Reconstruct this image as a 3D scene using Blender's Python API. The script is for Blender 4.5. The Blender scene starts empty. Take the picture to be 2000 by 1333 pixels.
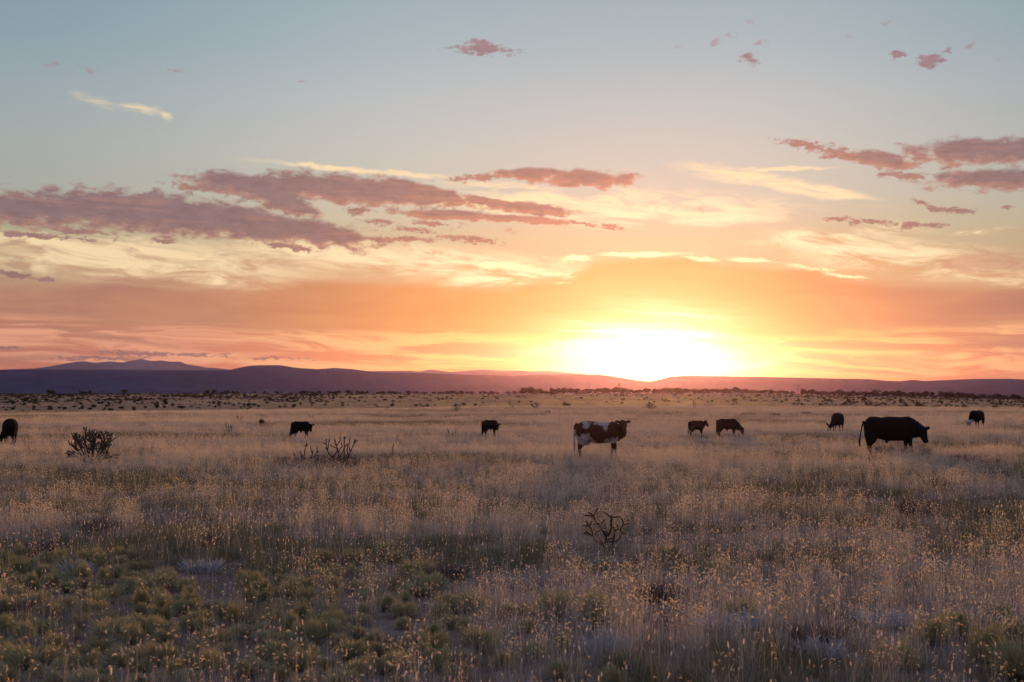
SKY_GAIN = 1.0
SUN_E = 5.0
HAZE_D = 3.0e-5
HAZE_G = 0.9
HAZE_COL = (0.255, 0.16, 0.52)
import bpy, bmesh, math, random
from mathutils import Vector, Matrix, noise
R = random.Random(7)
sc = bpy.context.scene
COL = sc.collection
F, CX, CY, YH = 2778.0, 1000.0, 666.5, 765.0      # 50 mm lens on 36 mm film, horizon row of the photograph
CAMH = 2.5
PITCH = math.atan((YH - CY) / F)

def pix_dir(px, py):
    dx, dy = (px - CX) / F, (CY - py) / F
    c, s = math.cos(PITCH), math.sin(PITCH)
    return Vector((dx, c - dy * s, s + dy * c)).normalized()
def az_el(px, py):
    d = pix_dir(px, py)
    return math.degrees(math.atan2(d.x, d.y)), math.degrees(math.asin(d.z))
def lerp_table(t, x):
    if x <= t[0][0]: return t[0][1]
    for (a, b), (c, d) in zip(t, t[1:]):
        if x <= c:
            return b + (d - b) * (x - a) / (c - a)
    return t[-1][1]
def sstep(a, b, x):
    t = min(1, max(0, (x - a) / (b - a)))
    return t * t * (3 - 2 * t)

# ---------------------------------------------------------------- bookkeeping
def tag(o, label=None, cat=None, group=None, kind=None):
    if label: o['label'] = label
    if cat: o['category'] = cat
    if group: o['group'] = group
    if kind: o['kind'] = kind
    return o
def link(name, me, parent=None, mats=()):
    o = bpy.data.objects.new(name, me)
    COL.objects.link(o)
    for m in mats: me.materials.append(m)
    if parent: o.parent = parent
    return o
def mesh_from(name, verts, faces, mats=(), mi=None, smooth=False):
    me = bpy.data.meshes.new(name)
    me.from_pydata(verts, [], faces)
    for m in mats: me.materials.append(m)
    if mi: me.polygons.foreach_set('material_index', mi)
    if smooth: me.polygons.foreach_set('use_smooth', [True] * len(me.polygons))
    me.update()
    return me

# ---------------------------------------------------------------- terrain
EDGE = [(0, 812), (300, 808), (500, 805), (800, 801.5), (950, 797), (1050, 795), (1300, 797), (2000, 798)]
CREST = [(0, 770.5), (400, 769.5), (650, 770), (900, 770.5), (1100, 769.5), (1300, 769), (1500, 769), (1620, 773), (1750, 775.5), (2000, 782), (2300, 785)]
DC = 850.0
def terrain(x, y):
    D = math.hypot(x, y)
    if y <= 1: 
        return 0.06 * noise.noise(Vector((x / 9, y / 7, 3))) * sstep(3, 12, D) - 2.0 * sstep(200, 900, D) - 36 * sstep(900, 2500, D)
    px = CX + x / y * F
    px = max(-1500, min(3500, px))
    ke = (lerp_table(EDGE, px) - YH) / F
    De = (CAMH - 0.036) / (ke - 0.0018)
    zc = CAMH - (lerp_table(CREST, px) - YH) * DC / F
    ze = -0.0018 * max(0, De - 20)
    if D <= De:
        z = -0.0018 * max(0, D - 20)
        z += 0.07 * noise.noise(Vector((x / 14, y / 9, 0))) * sstep(5, 20, D) * (1 - 0.7 * sstep(De - 40, De, D))
        z += 0.10 * noise.noise(Vector((x / 60, y / 22, 5))) * sstep(60, 110, D) * (1 - 0.8 * sstep(De - 40, De, D))
    else:
        zb = ze - ke * 60 - 0.45
        if D < De + 60:
            z = ze + (zb - ze) * sstep(De, De + 60, D)
        elif D < DC:
            t = (D - De - 60) / (DC - De - 60)
            z = zb + (zc - zb) * (t ** 0.9)
            z += 0.35 * noise.noise(Vector((x / 90, y / 60, 9))) * t * (1 - t) * 3
        else:
            z = zc + (-38 - zc) * sstep(DC, 3000, D)
    return z
def ground_at(px, D):
    y = D
    x = (px - CX) / F * y
    return Vector((x, y, terrain(x, y)))

# ---------------------------------------------------------------- node helper
class G:
    def __init__(s, nt): s.nt = nt
    def node(s, t, **kw):
        n = s.nt.nodes.new(t)
        for k, v in kw.items(): setattr(n, k, v)
        return n
    def put(s, sock, v):
        if isinstance(v, E): s.nt.links.new(v.s, sock)
        elif isinstance(v, bpy.types.NodeSocket): s.nt.links.new(v, sock)
        elif v is not None:
            if isinstance(v, (tuple, list)) and len(v) == 3 and sock.type == 'RGBA': v = (*v, 1)
            sock.default_value = v
    def math(s, op, a, b=None, c=None, clamp=False):
        n = s.node('ShaderNodeMath', operation=op, use_clamp=clamp)
        for i, v in enumerate((a, b, c)):
            if v is not None: s.put(n.inputs[i], v)
        return E(s, n.outputs[0])
    def smooth(s, x, a, b, lo=0.0, hi=1.0, kind='SMOOTHSTEP'):
        n = s.node('ShaderNodeMapRange', interpolation_type=kind)
        for i, v in enumerate((x, a, b, lo, hi)): s.put(n.inputs[i], v)
        return E(s, n.outputs[0])
    def comb(s, x, y, z=0.0):
        n = s.node('ShaderNodeCombineXYZ')
        for i, v in enumerate((x, y, z)): s.put(n.inputs[i], v)
        return E(s, n.outputs[0])
    def sep(s, v):
        n = s.node('ShaderNodeSeparateXYZ'); s.put(n.inputs[0], v)
        return [E(s, o) for o in n.outputs]
    def vmath(s, op, a, b=None, out=0):
        n = s.node('ShaderNodeVectorMath', operation=op)
        s.put(n.inputs[0], a)
        if b is not None: s.put(n.inputs[1], b)
        return E(s, n.outputs[out])
    def noise(s, v, scale=1.0, detail=3.0, rough=0.5, dist=0.0, color=False, dim='3D'):
        n = s.node('ShaderNodeTexNoise', noise_dimensions=dim)
        s.put(n.inputs['Vector'], v); s.put(n.inputs['Scale'], scale); s.put(n.inputs['Detail'], detail)
        s.put(n.inputs['Roughness'], rough); s.put(n.inputs['Distortion'], dist)
        return E(s, n.outputs['Color' if color else 'Fac'])
    def mix(s, f, a, b, blend='MIX'):
        n = s.node('ShaderNodeMix', data_type='RGBA', blend_type=blend)
        s.put(n.inputs['Factor'], f); s.put(n.inputs[6], a); s.put(n.inputs[7], b)
        return E(s, n.outputs[2])
    def scale(s, col, f):
        n = s.node('ShaderNodeVectorMath', operation='SCALE')
        s.put(n.inputs[0], col if not isinstance(col, tuple) else col[:3]); s.put(n.inputs['Scale'], f)
        return E(s, n.outputs[0])
    def ramp(s, x, stops, interp='LINEAR'):
        n = s.node('ShaderNodeValToRGB'); cr = n.color_ramp; cr.interpolation = interp
        els = cr.elements
        while len(els) < len(stops): els.new(0.5)
        for e, (p, c) in zip(els, stops):
            e.position = p
        for e, (p, c) in zip(els, stops):
            e.color = (*c, 1) if isinstance(c, tuple) else (c, c, c, 1)
        s.put(n.inputs[0], x)
        return E(s, n.outputs[0])
class E:
    def __init__(s, g, sock): s.g, s.s = g, sock
    def __add__(a, b): return a.g.math('ADD', a, b)
    __radd__ = __add__
    def __sub__(a, b): return a.g.math('SUBTRACT', a, b)
    def __rsub__(a, b): return a.g.math('SUBTRACT', b, a)
    def __mul__(a, b): return a.g.math('MULTIPLY', a, b)
    __rmul__ = __mul__
    def __truediv__(a, b): return a.g.math('DIVIDE', a, b)
def lin(r, g, b):
    f = lambda c: (c / 255 / 12.92) if c <= 10 else ((c / 255 + 0.055) / 1.055) ** 2.4
    return (f(r), f(g), f(b))

# ---------------------------------------------------------------- camera
cam = bpy.data.cameras.new('camera'); co = bpy.data.objects.new('camera', cam); COL.objects.link(co)
co.location = (0, 0, CAMH); co.rotation_euler = (math.pi / 2 + PITCH, 0, 0)
cam.lens = 50; cam.sensor_width = 36; cam.sensor_fit = 'HORIZONTAL'; cam.clip_end = 60000; cam.clip_start = 0.1
cam.dof.use_dof = True; cam.dof.focus_distance = 30; cam.dof.aperture_fstop = 3.5
sc.camera = co
sc.render.engine = 'CYCLES'
sc.view_settings.view_transform = 'Standard'; sc.view_settings.look = 'None'; sc.view_settings.gamma = 1
sc.view_settings.exposure = 0
cy = sc.cycles
cy.use_denoising = True
cy.max_bounces = 6; cy.diffuse_bounces = 3; cy.glossy_bounces = 2; cy.transmission_bounces = 3; cy.volume_bounces = 0; cy.transparent_max_bounces = 4
cy.sample_clamp_indirect = 4
cy.use_adaptive_sampling = False
# ---------------------------------------------------------------- sky (world) and sun
SUN_PX = (1270, 695)
S = pix_dir(*SUN_PX)
S_AZ, S_EL = az_el(*SUN_PX)
w = bpy.data.worlds.new('World'); sc.world = w; w.use_nodes = True
nt = w.node_tree
for n in list(nt.nodes): nt.nodes.remove(n)
g = G(nt)
out = g.node('ShaderNodeOutputWorld'); bg = g.node('ShaderNodeBackground')
nt.links.new(bg.outputs[0], out.inputs[0])
bg.inputs['Strength'].default_value = 0.1
tc = g.node('ShaderNodeTexCoord')
dx, dy, dz = g.sep(tc.outputs['Generated'])
az = g.math('ARCTAN2', dx, dy) * 57.29578
el = g.math('ARCSINE', dz) * 57.29578
P = g.comb(az, el, 0.0)
nish = g.node('ShaderNodeTexSky', sky_type='NISHITA')
nish.sun_disc = False; nish.sun_elevation = math.radians(S_EL); nish.sun_rotation = math.radians(S_AZ)
nish.air_density = 1.0; nish.dust_density = 1.5; nish.ozone_density = 1.5

# clear sky, colour against height
RNG = 30.0
st = [(770, (236, 138, 112)), (715, (238, 145, 115)), (660, (226, 148, 118)), (600, (222, 156, 124)), (540, (222, 178, 140)),
      (470, (210, 190, 155)), (390, (202, 196, 180)), (300, (196, 196, 188)), (200, (182, 190, 192)), (100, (162, 180, 187)), (0, (150, 171, 181))]
stops = [(max(0, az_el(1000, y)[1]) / RNG, lin(*c)) for y, c in st] + [(1.0, lin(112, 136, 158))]
base = g.ramp(el / RNG, stops)
zen = g.smooth(el, 25, 80)
base = g.mix(zen, base, lin(222, 202, 240))
side = g.smooth(g.math('ABSOLUTE', az - 3.0), 5.0, 25.0)
gold = g.smooth(g.math('ABSOLUTE', az - 4.0), 5.0, 17.0, 1, 0) * g.smooth(el, 6.0, 1.0)
base = g.mix(gold, base, (1.05, 0.98, 0.62), 'MULTIPLY')
base = g.mix(side, base, (0.66, 0.74, 0.78), 'MULTIPLY')
back = g.smooth(g.math('ABSOLUTE', az - S_AZ), 25.0, 140.0)
base = g.mix(back, base, (0.90, 0.92, 1.12), 'MULTIPLY')
base = g.mix(g.smooth(el, -12.0, -0.5, 1.0, 0.0), base, lin(150, 105, 95))

# warp shared by the cloud layers
wf = g.noise(g.comb(az * 0.9, el * 2.0, 0), 1.1, 6.0, 0.62, 0, color=True)
wf = g.vmath('SUBTRACT', wf, (0.5, 0.5, 0.5))
wl = g.noise(g.comb(az * 0.16, el * 0.35, 2), 1.0, 2.0, 0.5, 0, color=True)
wl = g.vmath('SUBTRACT', wl, (0.5, 0.5, 0.5))

def ell(vec, px, py, rx, ry, ang, depth=None):
    """1 at the middle of an ellipse in the sky, 0 at its rim and below outside"""
    a, e = az_el(px, py)
    m = g.node('ShaderNodeMapping', vector_type='TEXTURE')
    g.put(m.inputs['Vector'], vec)
    m.inputs['Location'].default_value = (a, e, 0)
    m.inputs['Rotation'].default_value = (0, 0, math.radians(-ang))
    m.inputs['Scale'].default_value = (rx / F * 57.3, ry / F * 57.3, 1)
    return g.vmath('LENGTH', m.outputs[0], out=1)
def field(vec, lst):
    m = None
    if LAST[0] is not None: vec = g.vmath('ADD', vec, g.scale((1.0, 1.0, 0.0), LAST[0] * 1e-7))
    for i, e in enumerate(lst):
        if i % 8 == 7: vec = g.vmath('ADD', vec, g.scale((1.0, 1.0, 0.0), m * 1e-7))     # keeps the node tree evaluating in small batches
        l = ell(vec, *e)
        m = l if m is None else g.math('MINIMUM', m, l)
    LAST[0] = m
    return 1.0 - m
LAST = [None]

# --- cirrus: long soft cream streaks
streak_c = g.noise(g.vmath('ADD', g.comb(az * 0.13, el * 0.75 + az * 0.03, 7), g.scale(wl, 1.6)), 1.3, 6.0, 0.6, 0.4)
fine_c = g.noise(g.vmath('ADD', g.comb(az * 0.35, el * 1.9 + az * 0.12, 3), g.scale(wl, 2.5)), 1.1, 6.0, 0.62, 0.6)
Pw = g.vmath('ADD', P, g.scale(wf, 0.45))
CIR = [(700, 333, 170, 5, 4), (1090, 388, 190, 20, 7), (1340, 427, 220, 14, -1), (1430, 342, 100, 13, 10), (1570, 368, 140, 12, 13), (1500, 332, 110, 4, 0),
       (1400, 405, 105, 9, 9), (1640, 462, 145, 21, -3), (1760, 500, 220, 32, 8), (1900, 520, 130, 22, 12), (1950, 452, 70, 5, -1),
       (240, 505, 330, 38, 2), (420, 545, 180, 16, 6), (760, 505, 320, 30, 4), (1000, 545, 170, 13, -3), (90, 480, 160, 20, 3), (1120, 545, 90, 14, 4), (1180, 402, 320, 30, 2)]
cf = field(Pw, CIR)
cir = g.smooth(cf, -0.55, 0.55) * g.smooth(streak_c * 0.45 + fine_c * 0.55, 0.40, 0.55)
lowst = g.noise(g.vmath('ADD', g.comb(az * 0.10, el * 1.7 + az * 0.05, 21), g.scale(wl, 1.2)), 1.5, 6.0, 0.6, 0.5)
low = g.smooth(el, 0.15, 1.0) * g.smooth(el, 2.6, 3.4, 1, 0) * g.smooth(lowst, 0.40, 0.60) * 0.85      # pale streaks under the deck
fib = g.noise(g.vmath('ADD', g.comb(az * 0.22, el * 2.2 + az * 0.25, 31), g.scale(wl, 3.5)), 1.3, 6.0, 0.60, 0.5)
cir = cir * g.smooth(fib, 0.36, 0.58, 0.50, 1.0)
feather = g.smooth(field(g.vmath('ADD', P, g.scale(wf, 0.5)), [(185, 196, 62, 15, 16), (268, 212, 66, 12, 4), (325, 226, 22, 9, 35)]), 0.05, 0.95) * g.smooth(fine_c * 0.5 + fib * 0.5, 0.40, 0.60) * 0.8
cir = g.math('MAXIMUM', cir, feather)
sund = g.math('SQRT', (az - S_AZ) * (az - S_AZ) * 0.16 + (el - 1.3) * (el - 1.3))
near = g.smooth(sund, 1.0, 8.5, 1, 0)
cirT = g.mix(near, lin(252, 224, 178), (1.30, 1.10, 0.76))
cirLow = g.mix(near, lin(244, 174, 140), (1.2, 0.76, 0.26))
creg = g.smooth(cf, -0.35, 0.5) * g.smooth(el, 7.0, 5.5) * 0.55
base = g.mix(creg * g.smooth(fine_c, 0.55, 0.38), base, g.mix(near, lin(206, 158, 128), lin(250, 186, 120)))
col = g.mix(low, base, cirLow)
col = g.mix(g.math('MINIMUM', cir * 1.0, 0.95), col, cirT)

# --- rim of bright cloud on top of the deck
rimf = field(g.vmath('ADD', P, g.scale(wf, 0.5)), [(1120, 508, 60, 10, -8), (1250, 497, 110, 8, 0), (1370, 507, 50, 7, 8), (1465, 508, 45, 8, 4), (1560, 520, 70, 8, 6), (1660, 540, 60, 6, 10), (1100, 550, 40, 7, 0), (1000, 520, 120, 12, 4)])
rim = g.smooth(rimf + (fine_c - 0.5) * 3.2, 0.10, 0.95)

# --- grey orange sheet of cloud low down
def crv(tab):
    lo, hi = -25.0, 25.0
    sts = []
    for px, py in tab:
        a, e = az_el(px, py)
        sts.append(((a - lo) / (hi - lo), min(1, e / 8.0)))
    return g.ramp((az + 25.0) / 50.0, sts, 'EASE') * 8.0
top = crv([(-300, 575), (0, 566), (230, 560), (430, 566), (600, 558), (800, 556), (1000, 566), (1100, 545), (1180, 518), (1300, 506), (1420, 514), (1560, 532), (1700, 556), (1850, 566), (2000, 566), (2300, 560)])
bot = crv([(-300, 600), (0, 612), (250, 630), (500, 641), (750, 648), (1000, 658), (1300, 665), (1600, 655), (1800, 643), (2000, 622), (2300, 610)])
nz = g.noise(g.comb(az * 0.22, el * 1.1, 4), 1.0, 5.0, 0.55, 0.5)
eln = el + (nz - 0.5) * 0.9
deck = g.smooth(eln, bot - 0.30, bot + 0.22) * g.smooth(eln, top - 0.22, top + 0.26, 1, 0)
dcol = g.ramp((az + 22.0) / 44.0, [(0.02, lin(170, 122, 106)), (0.22, lin(184, 130, 106)), (0.36, lin(214, 142, 94)), (0.48, lin(238, 152, 80)), (0.72, lin(236, 148, 86)), (0.84, lin(200, 134, 104)), (0.97, lin(172, 120, 108))])
deck2 = field(Pw, [(1930, 515, 120, 26, 6), (1870, 520, 60, 14, 20), (1940, 668, 110, 16, 4), (1830, 690, 60, 8, -6), (200, 655, 190, 8, 10), (60, 700, 110, 10, -3), (300, 552, 160, 10, 3), (560, 560, 180, 14, -2)])
deck2 = g.smooth(deck2, -0.1, 0.7) * 0.75
d = g.math('MAXIMUM', deck, deck2)
dcol = g.mix(g.smooth(nz, 0.35, 0.7) * 0.25, dcol, lin(240, 176, 124))
col = g.mix(d * 0.92, col, dcol)
col = g.mix(rim, col, (1.25, 1.02, 0.62))

# --- glow round the sun
r1 = g.math('SQRT', (az - S_AZ) * (az - S_AZ) * 0.13 + (el - 1.2) * (el - 1.2))
gl1 = g.math('EXPONENT', r1 * -0.55)
r2 = g.math('SQRT', (az - S_AZ) * (az - S_AZ) * 0.21 + (el - 1.15) * (el - 1.15))
gl2 = g.math('EXPONENT', g.math('MULTIPLY', g.math('POWER', r2 + ((fine_c - 0.5) * 0.7 + (lowst - 0.5) * 2.2) * g.smooth(r2, 0.3, 1.3), 2.0), -0.62))
col = g.mix(g.math('MINIMUM', gl1 * 1.3, 1.0), col, (1.0, 0.90, 0.12), 'MULTIPLY')
col = g.vmath('ADD', col, g.scale((0.40, 0.33, 0.0), gl1 * 0.85))
col = g.vmath('ADD', col, g.scale((3.0, 2.8, 1.7), gl2))

# --- cumulus: mauve bodies with orange undersides
CUM = [(90, 412, 210, 30, -2), (300, 418, 260, 38, 3), (520, 442, 220, 27, 7), (650, 462, 110, 12, 3), (150, 378, 26, 12, 0), (215, 378, 40, 8, 0), (285, 382, 40, 7, 0),
       (385, 366, 60, 10, 4), (520, 365, 160, 22, 3), (540, 390, 90, 22, 20), (690, 372, 180, 26, 6), (830, 375, 110, 15, 13), (970, 397, 90, 8, 10), (1035, 408, 85, 12, 3),
       (880, 420, 110, 8, 2), (1000, 428, 110, 7, 4), (1120, 437, 60, 5, 3), (1190, 441, 28, 5, 8), (700, 412, 30, 9, 0), (745, 433, 30, 7, 5), (812, 450, 40, 7, 5), (840, 437, 30, 6, 5),
       (790, 468, 70, 5, 0), (920, 468, 58, 7, 4), (70, 440, 110, 5, 3), (150, 452, 80, 5, 3), (70, 461, 130, 5, 2), (560, 482, 75, 6, 6), (320, 470, 25, 4, 5),
       (20, 537, 45, 9, 3), (78, 545, 25, 6, 5), (12, 680, 32, 3, 2), (290, 690, 130, 4, 1), (190, 699, 80, 3, 0), (400, 695, 60, 2, 4), (560, 700, 60, 2, 2),
       (940, 98, 66, 10, 0), (935, 84, 22, 10, 0), (950, 345, 75, 7, -3), (1045, 341, 70, 13, 2), (1140, 349, 95, 16, 2), (1225, 346, 25, 8, 5),
       (1570, 285, 50, 12, 10), (1640, 301, 55, 12, 12), (1715, 312, 60, 15, 8), (1772, 320, 30, 10, 0), (1770, 342, 50, 7, 4), (1890, 297, 110, 22, 2), (1990, 295, 60, 24, 0), (1940, 352, 120, 18, 2),
       (1808, 400, 28, 6, 20), (1865, 411, 55, 6, 6), (1640, 428, 42, 5, 4), (1705, 435, 45, 6, 6), (1775, 440, 18, 8, 0), (1822, 440, 26, 5, 0), (1962, 405, 16, 3, 5),
       (1462, 115, 20, 10, 0), (1813, 118, 25, 12, 0), (1757, 106, 14, 8, 0), (1852, 100, 10, 6, 0)]
WISP = [(105, 132, 38, 8, 0), (168, 137, 40, 7, 5), (345, 138, 22, 5, 0), (590, 161, 18, 5, 10), (1425, 72, 22, 6, 5), (1468, 40, 24, 6, 5), (1328, 88, 18, 5, 0), (1660, 74, 12, 4, 0), (1400, 80, 12, 8, 0), (1730, 46, 16, 5, 5), (1900, 88, 12, 10, 0), (1262, 94, 10, 4, 0), (1490, 82, 20, 5, 5), (1960, 117, 22, 4, 0), (1378, 408, 14, 6, 0), (215, 548, 25, 3, 0), (320, 549, 25, 2, 0), (880, 440, 60, 6, 0), (1000, 452, 20, 6, 0)]
wff = g.noise(g.comb(az * 0.8, el * 1.6, 11), 1.9, 6.0, 0.60, 0.15, color=True)
wff = g.vmath('SUBTRACT', wff, (0.5, 0.5, 0.5))
Pc = g.vmath('ADD', g.vmath('ADD', P, g.scale(wf, 0.30)), g.scale(wff, 0.22))
lump = (g.sep(wff)[1]) * 1.9
BIG = [e for e in CUM if e[2] * e[3] > 700]; SMALL = [e for e in CUM if e[2] * e[3] <= 700]
c1 = field(Pc, BIG)
fin_n = g.noise(g.comb(az * 0.9, el * 1.7, 5), 4.2, 5.0, 0.65, 0, color=True)
fin_n = g.vmath('SUBTRACT', fin_n, (0.5, 0.5, 0.5))
c2 = field(g.vmath('ADD', Pc, g.scale(fin_n, 0.30)), SMALL)
lump2 = lump * 1.3 + g.sep(fin_n)[2] * 2.4
body_s = g.smooth(c2 + lump2, -0.20, 0.60)
body_b = g.smooth(c1 + lump, -0.30, 0.26)
body = g.math('MAXIMUM', body_b, body_s)
under = g.smooth(field(g.vmath('ADD', Pc, (0.0, -0.16, 0.0)), BIG) + lump, -0.15, 0.35)
wisp = g.smooth(field(g.vmath('ADD', P, g.scale(wff, 0.9)), WISP), 0.0, 0.8) * g.smooth(wff_x := g.sep(wff)[0], -0.12, 0.12) * 0.6
stripe = g.noise(g.comb(az * 0.22, el * 3.2 + az * 0.10, 1), 1.4, 4.0, 0.55, 0.2)
nearc = g.smooth(g.math('ABSOLUTE', az - 4.0), 3.0, 17.0, 1, 0)
ccol = g.mix(nearc, lin(136, 110, 112), lin(158, 118, 108))
ccol = g.mix(g.smooth(el, 8, 13), ccol, lin(132, 104, 120))
cop = g.mix(nearc, lin(178, 130, 114), lin(204, 136, 106))
cop = g.mix(g.smooth(el, 9, 13), cop, lin(166, 130, 134))
lit = g.math('MAXIMUM', (1.0 - under) * g.smooth(body_b, 0.0, 0.3, 0.45, 1.0), g.smooth(stripe, 0.50, 0.70) * 0.7)
lit = lit * g.smooth(c1, 1.0, 0.0, 0.6, 1.0, 'LINEAR')
ccol = g.mix(g.math('MINIMUM', lit, 1.0) * 0.75, ccol, cop)
body_tex = g.noise(g.comb(az * 0.9, el * 2.2, 6), 1.6, 5.0, 0.6)
ccol = g.scale(ccol, g.smooth(body_tex, 0.3, 0.7, 0.90, 1.12))
col = g.mix(wisp, col, g.mix(0.5, ccol, cop))
col = g.mix(body * 0.95, col, ccol)

nk = g.scale(nish.outputs[0], g.smooth(el, 5.0, 30.0, 0.02, 0.5))
fin = g.vmath('ADD', g.scale(col, 10.0 * SKY_GAIN), nk)
nt.links.new(fin.s, bg.inputs['Color'])
w.cycles.sampling_method = 'MANUAL'; w.cycles.sample_map_resolution = 512

sl = bpy.data.lights.new('sun', 'SUN'); so = bpy.data.objects.new('sun', sl); COL.objects.link(so)
sl.energy = SUN_E; sl.angle = math.radians(4.0); sl.color = (1.0, 0.48, 0.08)
so.rotation_euler = (-S).to_track_quat('-Z', 'Y').to_euler()
# ---------------------------------------------------------------- materials
def mat(name):
    m = bpy.data.materials.new(name); m.use_nodes = True
    nt = m.node_tree
    for n in list(nt.nodes): nt.nodes.remove(n)
    g = G(nt)
    o = g.node('ShaderNodeOutputMaterial')
    return m, g, o
def principled(g, o, col, rough=0.8, spec=0.3, bump=None, bstr=0.3, bdist=0.02, sheen=0):
    b = g.node('ShaderNodeBsdfPrincipled')
    g.put(b.inputs['Base Color'], col if isinstance(col, (E, bpy.types.NodeSocket)) else (*col, 1))
    g.put(b.inputs['Roughness'], rough); g.put(b.inputs['Specular IOR Level'], spec)
    if sheen:
        b.inputs['Sheen Weight'].default_value = sheen; b.inputs['Sheen Roughness'].default_value = 0.4
    if bump is not None:
        bn = g.node('ShaderNodeBump'); bn.inputs['Strength'].default_value = bstr; bn.inputs['Distance'].default_value = bdist
        g.put(bn.inputs['Height'], bump); g.nt.links.new(bn.outputs[0], b.inputs['Normal'])
    if o: g.nt.links.new(b.outputs[0], o.inputs[0])
    return b
def leafy(name, c1, c2, trans=0.5, gloss=0.12, rough=0.35):
    """thin plant matter: light comes through it, a dull shine near the light's direction; colour varies blade by blade"""
    m, g, o = mat(name)
    at = g.node('ShaderNodeAttribute', attribute_name='tint')
    col = g.mix(E(g, at.outputs['Fac']), (*c1, 1), (*c2, 1))
    d = g.node('ShaderNodeBsdfDiffuse'); g.put(d.inputs[0], col)
    t = g.node('ShaderNodeBsdfTranslucent'); g.put(t.inputs[0], col)
    mx = g.node('ShaderNodeMixShader'); mx.inputs[0].default_value = trans
    g.nt.links.new(d.outputs[0], mx.inputs[1]); g.nt.links.new(t.outputs[0], mx.inputs[2])
    gl = g.node('ShaderNodeBsdfGlossy'); gl.inputs['Roughness'].default_value = rough; g.put(gl.inputs[0], g.mix(0.5, col, (1, 0.95, 0.85, 1)))
    m2 = g.node('ShaderNodeMixShader'); m2.inputs[0].default_value = gloss
    g.nt.links.new(mx.outputs[0], m2.inputs[1]); g.nt.links.new(gl.outputs[0], m2.inputs[2])
    g.nt.links.new(m2.outputs[0], o.inputs[0])
    return m
M = {}
m, g, o = mat('ground_soil'); M['soil'] = m
geo = g.node('ShaderNodeNewGeometry')
pos = geo.outputs['Position']
dist = g.vmath('LENGTH', pos, out=1)
n1 = g.noise(pos, 0.9, 5, 0.6); n2 = g.noise(pos, 0.035, 4, 0.6); n3 = g.noise(g.vmath('MULTIPLY', pos, (1, 0.6, 1)), 0.28, 6, 0.65)
near_c = g.mix(g.smooth(n1, 0.35, 0.65), (0.105, 0.075, 0.055, 1), (0.19, 0.145, 0.11, 1))
far_c = g.mix(g.smooth(n3, 0.40, 0.62), (0.105, 0.08, 0.06, 1), (0.20, 0.15, 0.11, 1))
far_c = g.mix(g.smooth(n2, 0.40, 0.62) * 0.5, far_c, (0.15, 0.125, 0.08, 1))
c = g.mix(g.smooth(dist, 60, 240), near_c, far_c)
c = g.mix(g.smooth(dist, 1200, 3000), c, (0.10, 0.09, 0.07, 1))
principled(g, o, c, 0.95, 0.05, bump=n1, bstr=0.5, bdist=0.05)

# ---------------------------------------------------------------- ground: one sheet out to the horizon
def ground():
    rows = [0.0]
    d = 0.0
    while d < 10000:
        d += 1.2 if d < 60 else max(1.2, d * 0.028)
        rows.append(min(d, 10000))
    angs = []
    a = -180.0
    while a < 180 - 1e-6:
        angs.append(a)
        a += 0.35 if -26 <= a < 26 else 4.0
    na = len(angs)
    vs = [(0, 0, terrain(0.0, 0.5))]
    for r in rows[1:]:
        for a in angs:
            x, y = r * math.sin(math.radians(a)), r * math.cos(math.radians(a))
            vs.append((x, y, terrain(x, y)))
    fs = [(0, 1 + (j + 1) % na, 1 + j) for j in range(na)]
    for i in range(len(rows) - 2):
        b = 1 + i * na; c2 = b + na
        for j in range(na):
            k = (j + 1) % na
            fs.append((b + j, b + k, c2 + k, c2 + j))
    me = mesh_from('ground', vs, fs, [M['soil']], smooth=True)
    return tag(link('ground', me), 'wide dry grassland plain running to the horizon', 'ground', kind='structure')
ground()

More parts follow.
